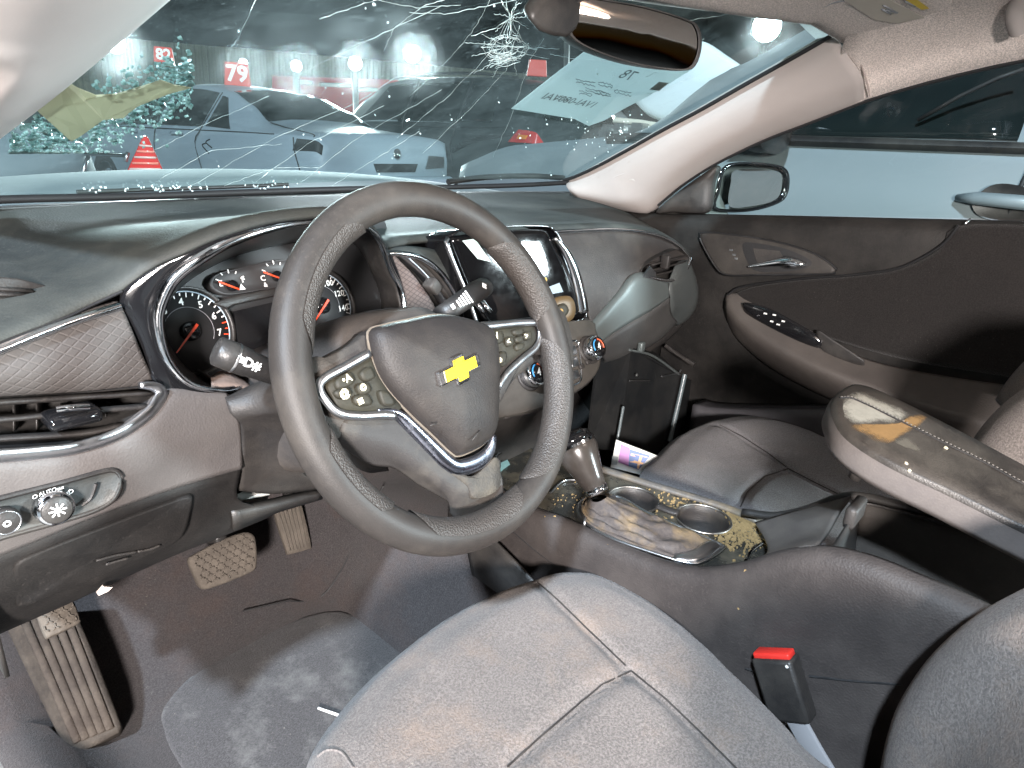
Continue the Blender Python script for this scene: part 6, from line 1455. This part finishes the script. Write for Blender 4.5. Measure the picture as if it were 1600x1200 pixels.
for k in range(9): su.line('scrape', m_rubber, [(.2+.09*k, 2.7-.05*k), (.6+.08*k, 2.55-.1*k), (.85+.05*k, 2.5-.08*k)], .008)
tubeo('roof_rail', [su.W(-.62, y, su.g('zr', y)-.0) for y in (.6, 1.2, 2.0, 2.8)], .018, m_black, su.root, 6, smoothn=16)
number('', su.W(.1, .95, 1.72), None, .18, .24, 'faded red number block on the dark crossover roof')
V, F = None, None
# ---- car directly in front with the triangular red lamp
m_fr0 = paint('slate paint', (.10, .135, .155), .5, .0, .3)
fc_ = Car('parked_car', 'slate car right ahead with a triangular red tail lamp and chrome strip', (-.32, 3.62, -.05), R(3), m_fr0, SED)
fc_.top('rear_window', m_cglass, .98, 1.66, 4.2, 0); fc_.patch('side_window', m_cglass, 1.80, 2.55, 1.80, 2.52, 8.92, 8.08); fc_.patch('side_window', m_cglass, 1.30, 1.72, 1.62, 1.72, 8.90, 8.12)
tp = [at(a, b, d=3.45) for a, b in ((224, 211), (231, 213), (262, 281), (192, 281))]
tn_ = (CAM-tp[0]); tn_.z = 0; tn_.normalize()
V, F = prism(tp, tn_, .05, -.05); tl_ = obj('tail_light', V, F, m_tail, fc_.root, smooth=False, bev=.012)
for k in range(6):
    f_ = .22+.13*k; a = tp[0].lerp(tp[3], f_); b = tp[1].lerp(tp[2], f_); obj('lens_rib', *tube([a.lerp(b, .06)+tn_*.052, a.lerp(b, .94)+tn_*.052], .006, 6), flat('lens bright', (.85, .25, .18) if k % 2 else (.7, .5, .45), .15, .8), tl_)
P = [at(a, b, d=3.5) for a, b in ((-60, 234), (0, 236), (100, 239), (198, 243))]; tubeo('chrome_strip', P, .022, m_chrome, fc_.root, 8, smoothn=16, r2=.010)
P = [at(a, b, d=3.45) for a, b in ((-50, 250), (84, 254), (86, 286), (-50, 284))]; V, F = prism(P, tn_, .01); pl_ = obj('number_plate', V, F, flat('plate grey', (.30, .33, .34), .5), fc_.root, smooth=False)
for L in (((4, 262), (55, 266)), ((22, 258), (22, 272)), ((0, 275), (80, 279)), ((4, 282), (8, 288)), ((24, 282), (32, 284))): obj('mark', *tube([at(a, b, d=3.43)+tn_*.012 for a, b in L], .005, 5), m_ink, pl_)
for L in (((92, 290), (98, 255)), ((125, 285), (138, 243)), ((196, 252), (200, 238))): obj('trim', *tube([at(a, b, d=3.42) for a, b in L], .010, 6), m_satin, fc_.root)
number('82', at(257, 99, d=6.0), None, .13, .17, 'small red number block on the roof beyond the torn paper')
# ---- pale crossover alongside, bonnet raised
m_pale = paint('pale blue white paint', (.145, .172, .182), .5, .0, .2)
PC = dict(SUV); PC['zb'] = [z+.085 for z in SUV['zb']]; PC['zr'] = [z+.02 for z in SUV['zr']]
pc3 = Car('parked_suv', 'pale blue white car alongside, seen through the passenger window', (2.50, -2.45, 0), 0, m_pale, PC)
pc3.patch('side_window', m_cglass, 2.25, 3.42, 2.25, 2.80, 3.04, 3.9); pc3.patch('side_window', m_cglass, 1.25, 2.15, 1.25, 2.15, 3.04, 3.9); pc3.top('windshield', m_cglass, 3.52, 2.86, 4.2, 0)
pc3.line('window_strip', m_black, [(1.0, 3.0), (2.2, 3.0), (3.3, 3.0), (3.6, 3.0)], .018)
for L in ([(2.2, 3.95), (2.2, 3), (2.22, 1.8), (2.2, .6)], [(3.30, 2.95), (3.32, 1.8), (3.25, .6)]): pc3.line('panel_gap', m_rubber, L)
hc = at(1560, 315, x=1.55)
V, F = tube([hc+Vector((0, .10, 0)), hc+Vector((-.035, .05, .005)), hc+Vector((-.045, -.05, .005)), hc+Vector((-.03, -.14, 0))], [.010, .018, .02, .016], 10); hd = obj('door_handle', V, F, m_pale, pc3.root)
V, F = dome(cr([hc+Vector((-.003, y, z)) for y, z in ((.06, -.005), (.03, -.045), (-.06, -.05), (-.10, -.005), (-.06, .04), (.02, .045))], 30, True), Vector((-1, 0, 0)), [(.8, -.004), (.4, -.01)]); obj('handle_cup', V, F, m_black, hd)
mp_ = at(1215, 200, x=1.42); V, F = dome(cr([mp_+Vector((x, 0, z)) for x, z in ((-.10, -.06), (-.11, .05), (-.05, .10), (.09, .10), (.11, .0), (.08, -.07))], 30, True), Vector((0, -1, 0)), [(.9, .01), (.3, .012)], .0); mm_ = obj('mirror', V, F, m_black, pc3.root)
V, F = dome(cr([mp_+Vector((x, 0, z)) for x, z in ((-.10, -.06), (-.11, .05), (-.05, .10), (.09, .10), (.11, .0), (.08, -.07))], 30, True), Vector((0, 1, 0)), [(1, .05), (.8, .12), (.3, .15)], .0); obj('mirror_shell', V, F, m_black, mm_)
obj('wheel_rim_inside', *tube([at(a, b, x=1.75) for a, b in ((1330, 215), (1338, 185), (1362, 172), (1392, 178), (1402, 205))], .014, 8), m_black, pc3.root)
obj('glass_reflection_trim', *tube([at(a, b, x=1.60) for a, b in ((1434, 188), (1500, 150), (1560, 122), (1600, 108))], .006, 6), m_dark, pc3.root)
# raised bonnet
P = [at(a, b, x=2.05) for a, b in ((985, 140), (1030, 92), (1062, 72), (1096, 64), (1132, 84), (1172, 118), (1150, 150), (1105, 182), (1060, 192), (1022, 184), (1000, 168))]
bnn = Vector((-.95, -.25, .15)).normalized()
V, F = dome(cr(P, 60, True), bnn, [(.97, .012), (.85, .02), (.5, .035), (.2, .04)], .03); bo_n = obj('raised_hood', V, F, paint('white underside', (.70, .76, .77), .5, 0, .1), pc3.root)
th = bvh(V, F)
patch([(1074, 155), (1082, 150), (1100, 148), (1122, 150), (1130, 153), (1110, 163), (1085, 169), (1077, 164)], 'hood_opening', flat('opening grey', (.12, .15, .15), .6), bo_n, th, lift_=.006)
tubeo('hood_strut', [at(960, 188, x=2.0), at(1000, 192, x=2.0), at(1035, 198, x=2.0)], .014, flat('strut tan', (.6, .55, .45), .5), pc3.root, 8)
eb_ = []
for k in range(14):
    a, b = random.uniform(945, 1010), random.uniform(196, 222); eb_.append(box(at(a, b, x=1.9+random.random()*.2), random.uniform(.02, .07), .05, random.uniform(.01, .04)))
tag(obj('engine_clutter', *join(*eb_), m_steel, pc3.root, smooth=False), kind='stuff')
# ---- light car far off, half hidden by the mirror and paper
fcx = Car('distant_car', 'distant light car with lit amber lamps behind the dark crossover', (9.6, 5.6, 0), R(-20), paint('distant pale', (.4, .42, .42)), SUV)
fcx.patch('side_window', m_cglass, 1.30, 2.15, 1.30, 2.15, 3.08, 3.9); fcx.top('rear_window', m_cglass, .12, .46, 4.15, 0); fcx.patch('tail_light', m_tail, .0, .35, .0, .30, 2.2, 2.9, .012)
# ---- fence wall at the back of the yard
wall = thing('yard_wall', (8, 16, 0), 'long pale corrugated wall at the back of the yard', 'wall')
A, B = at(60, 48, z=3.3), at(900, 122, z=3.3); m_wall = plastic('dusty sheet metal', (.30, .30, .24), .6, .3, gs=0, dust=.2, dscale=2)
wd_ = (B-A); wd_.z = 0; L_ = wd_.length; wd_.normalize(); wq = Vector((wd_.y, -wd_.x, 0)); wq = wq if wq.dot(CAM-A) > 0 else -wq
npan = 22; pl_w = L_/npan; me0 = None
for k in range(npan):
    a = A+wd_*(k*pl_w); a.z = 0
    P = []
    for i in range(17): P.append(a+wd_*(pl_w*.985*i/16)+wq*(.04*(1 if i % 4 in (1, 2) else 0)))
    V, F = grid([P, [p+Z*3.3 for p in P]]); obj('panel', V, F, m_wall, wall, smooth=False, solid=.01)
ban = thing('banner', at(530, 165, d=17), 'red banner with white print on the yard wall', 'banner')
bp2 = [at(a, b, d=18) for a, b in ((425, 118), (622, 125), (640, 178), (425, 172))]
V, F = prism(bp2, wq, .03); obj('sheet', V, F, flat('banner red', (.50, .07, .07), .6), ban, smooth=False)
for L in (((602, 146), (602, 168)), ((602, 146), (618, 146)), ((560, 140), (590, 140)), ((500, 132), (548, 134)), ((470, 128), (488, 130)), ((590, 152), (596, 166))): obj('print', *tube([at(a, b, d=17.9) for a, b in L], .05, 5), m_white, ban)
pole = tubeo('lamp_post', [at(883, 200, d=15), at(885, 120, d=15), at(886, 58, d=15)], .07, m_steel, None, 8); tag(pole, 'thin pale post beside the rear view mirror', 'post')

# ================================================================== floodlights
def flood(pos, aim, power, colr, r, label, pole_=True, size=.5):
    pos = Vector(pos); d = (Vector(aim)-pos).normalized()
    t_ = thing('floodlight', (pos.x, pos.y, 0), label, 'floodlight', 'floodlights of the yard')
    if pole_: obj('pole', *tube([Vector((pos.x, pos.y, 0))-d*.3*0+Vector((-d.x, -d.y, 0))*.35, pos+Vector((-d.x, -d.y, 0))*.35], .07, 10), m_steel, t_)
    V, F = lathe(pos-d*.25, d, [(r*.5, 0), (r*.9, .12), (r*1.12, .24), (r*1.12, .27)], 24); obj('housing', V, F, m_black, t_)
    V, F = lathe(pos+d*.03, d, [(r, 0), (r*.98, .01), (.01, .03)], 24); obj('lamp_face', V, F, emit('lamp glow', colr, LAMP_GLOW), t_)
    L = bpy.data.lights.new('floodlight_beam', 'SPOT'); L.energy = power; L.color = colr; L.spot_size = R(150); L.spot_blend = .6; L.shadow_soft_size = size
    o = bpy.data.objects.new('floodlight_beam', L); col.objects.link(o); o.parent = t_; o.location = pos+d*.12-origin(t_); o.rotation_euler = d.to_track_quat('-Z', 'Y').to_euler()
    return t_
COOL = (.80, .95, 1.0)
tgt = (0, .3, .9)
LAB = {180: 'floodlight shining above the torn tan paper, leftmost', 357: 'floodlight shining beside the number 79 block', 462: 'floodlight shining over the light sedan roof', 555: 'floodlight shining left of the dark crossover', 643: 'floodlight shining just above the dark crossover roof', 1198: 'largest floodlight, shining right of the mirror'}
for px_, py_, dd, rr_, pw in ((180, 68, 15, .20, P_FRONT), (380, 99, 15, .09, P_FRONT*.4), (463, 103, 15, .11, P_FRONT*.5), (555, 99, 15, .14, P_FRONT*.8), (644, 84, 15, .18, P_FRONT), (1198, 42, 15, .30, P_FRONT*.7)):
    flood(at(px_, py_, d=dd), tgt, pw, COOL, rr_, LAB[{380: 357, 463: 462, 644: 643}.get(px_, px_)])
flood((-6.4, -2.3, 7.0), (-.3, .1, .6), P_KEY, (.72, .86, 1.0), .30, 'floodlight on a pole to the driver side rear', size=.25)
flood((-1.95, -1.55, 1.42), (-.2, .1, .75), P_FILL, (1.0, .925, .885), .11, 'unseen warm fill lamp added outside the open driver doorway', size=.14)  # fill lamp out of view, added to brighten the near side of the cabin
# reflected in the radio screen
p = s_at(832, 376); v_ = (p-CAM).normalized(); rf_ = v_-sn*(2*v_.dot(sn)); q = p+rf_*9
REFL = tuple(q)
flood(q, tgt, P_RIGHT, COOL, .30, 'floodlight beyond the passenger side rear', size=.5)
# roof lamp of the cabin
dm = thing('dome_lamp', (-.05, -.62, 1.37), 'warm lit roof lamp of the car cabin', 'lamp')
V, F = box((-.05, -.62, 1.366), .16, .10, .012); obj('lens', V, F, emit('dome glow', (1.0, .86, .74), 6), dm, bev=.004)
L = bpy.data.lights.new('dome_beam', 'AREA'); L.shape = 'RECTANGLE'; L.size = .16; L.size_y = .10; L.energy = P_DOME; L.color = (1.0, .87, .78)
o = bpy.data.objects.new('dome_beam', L); col.objects.link(o); o.parent = dm; o.location = (0, 0, -.014)
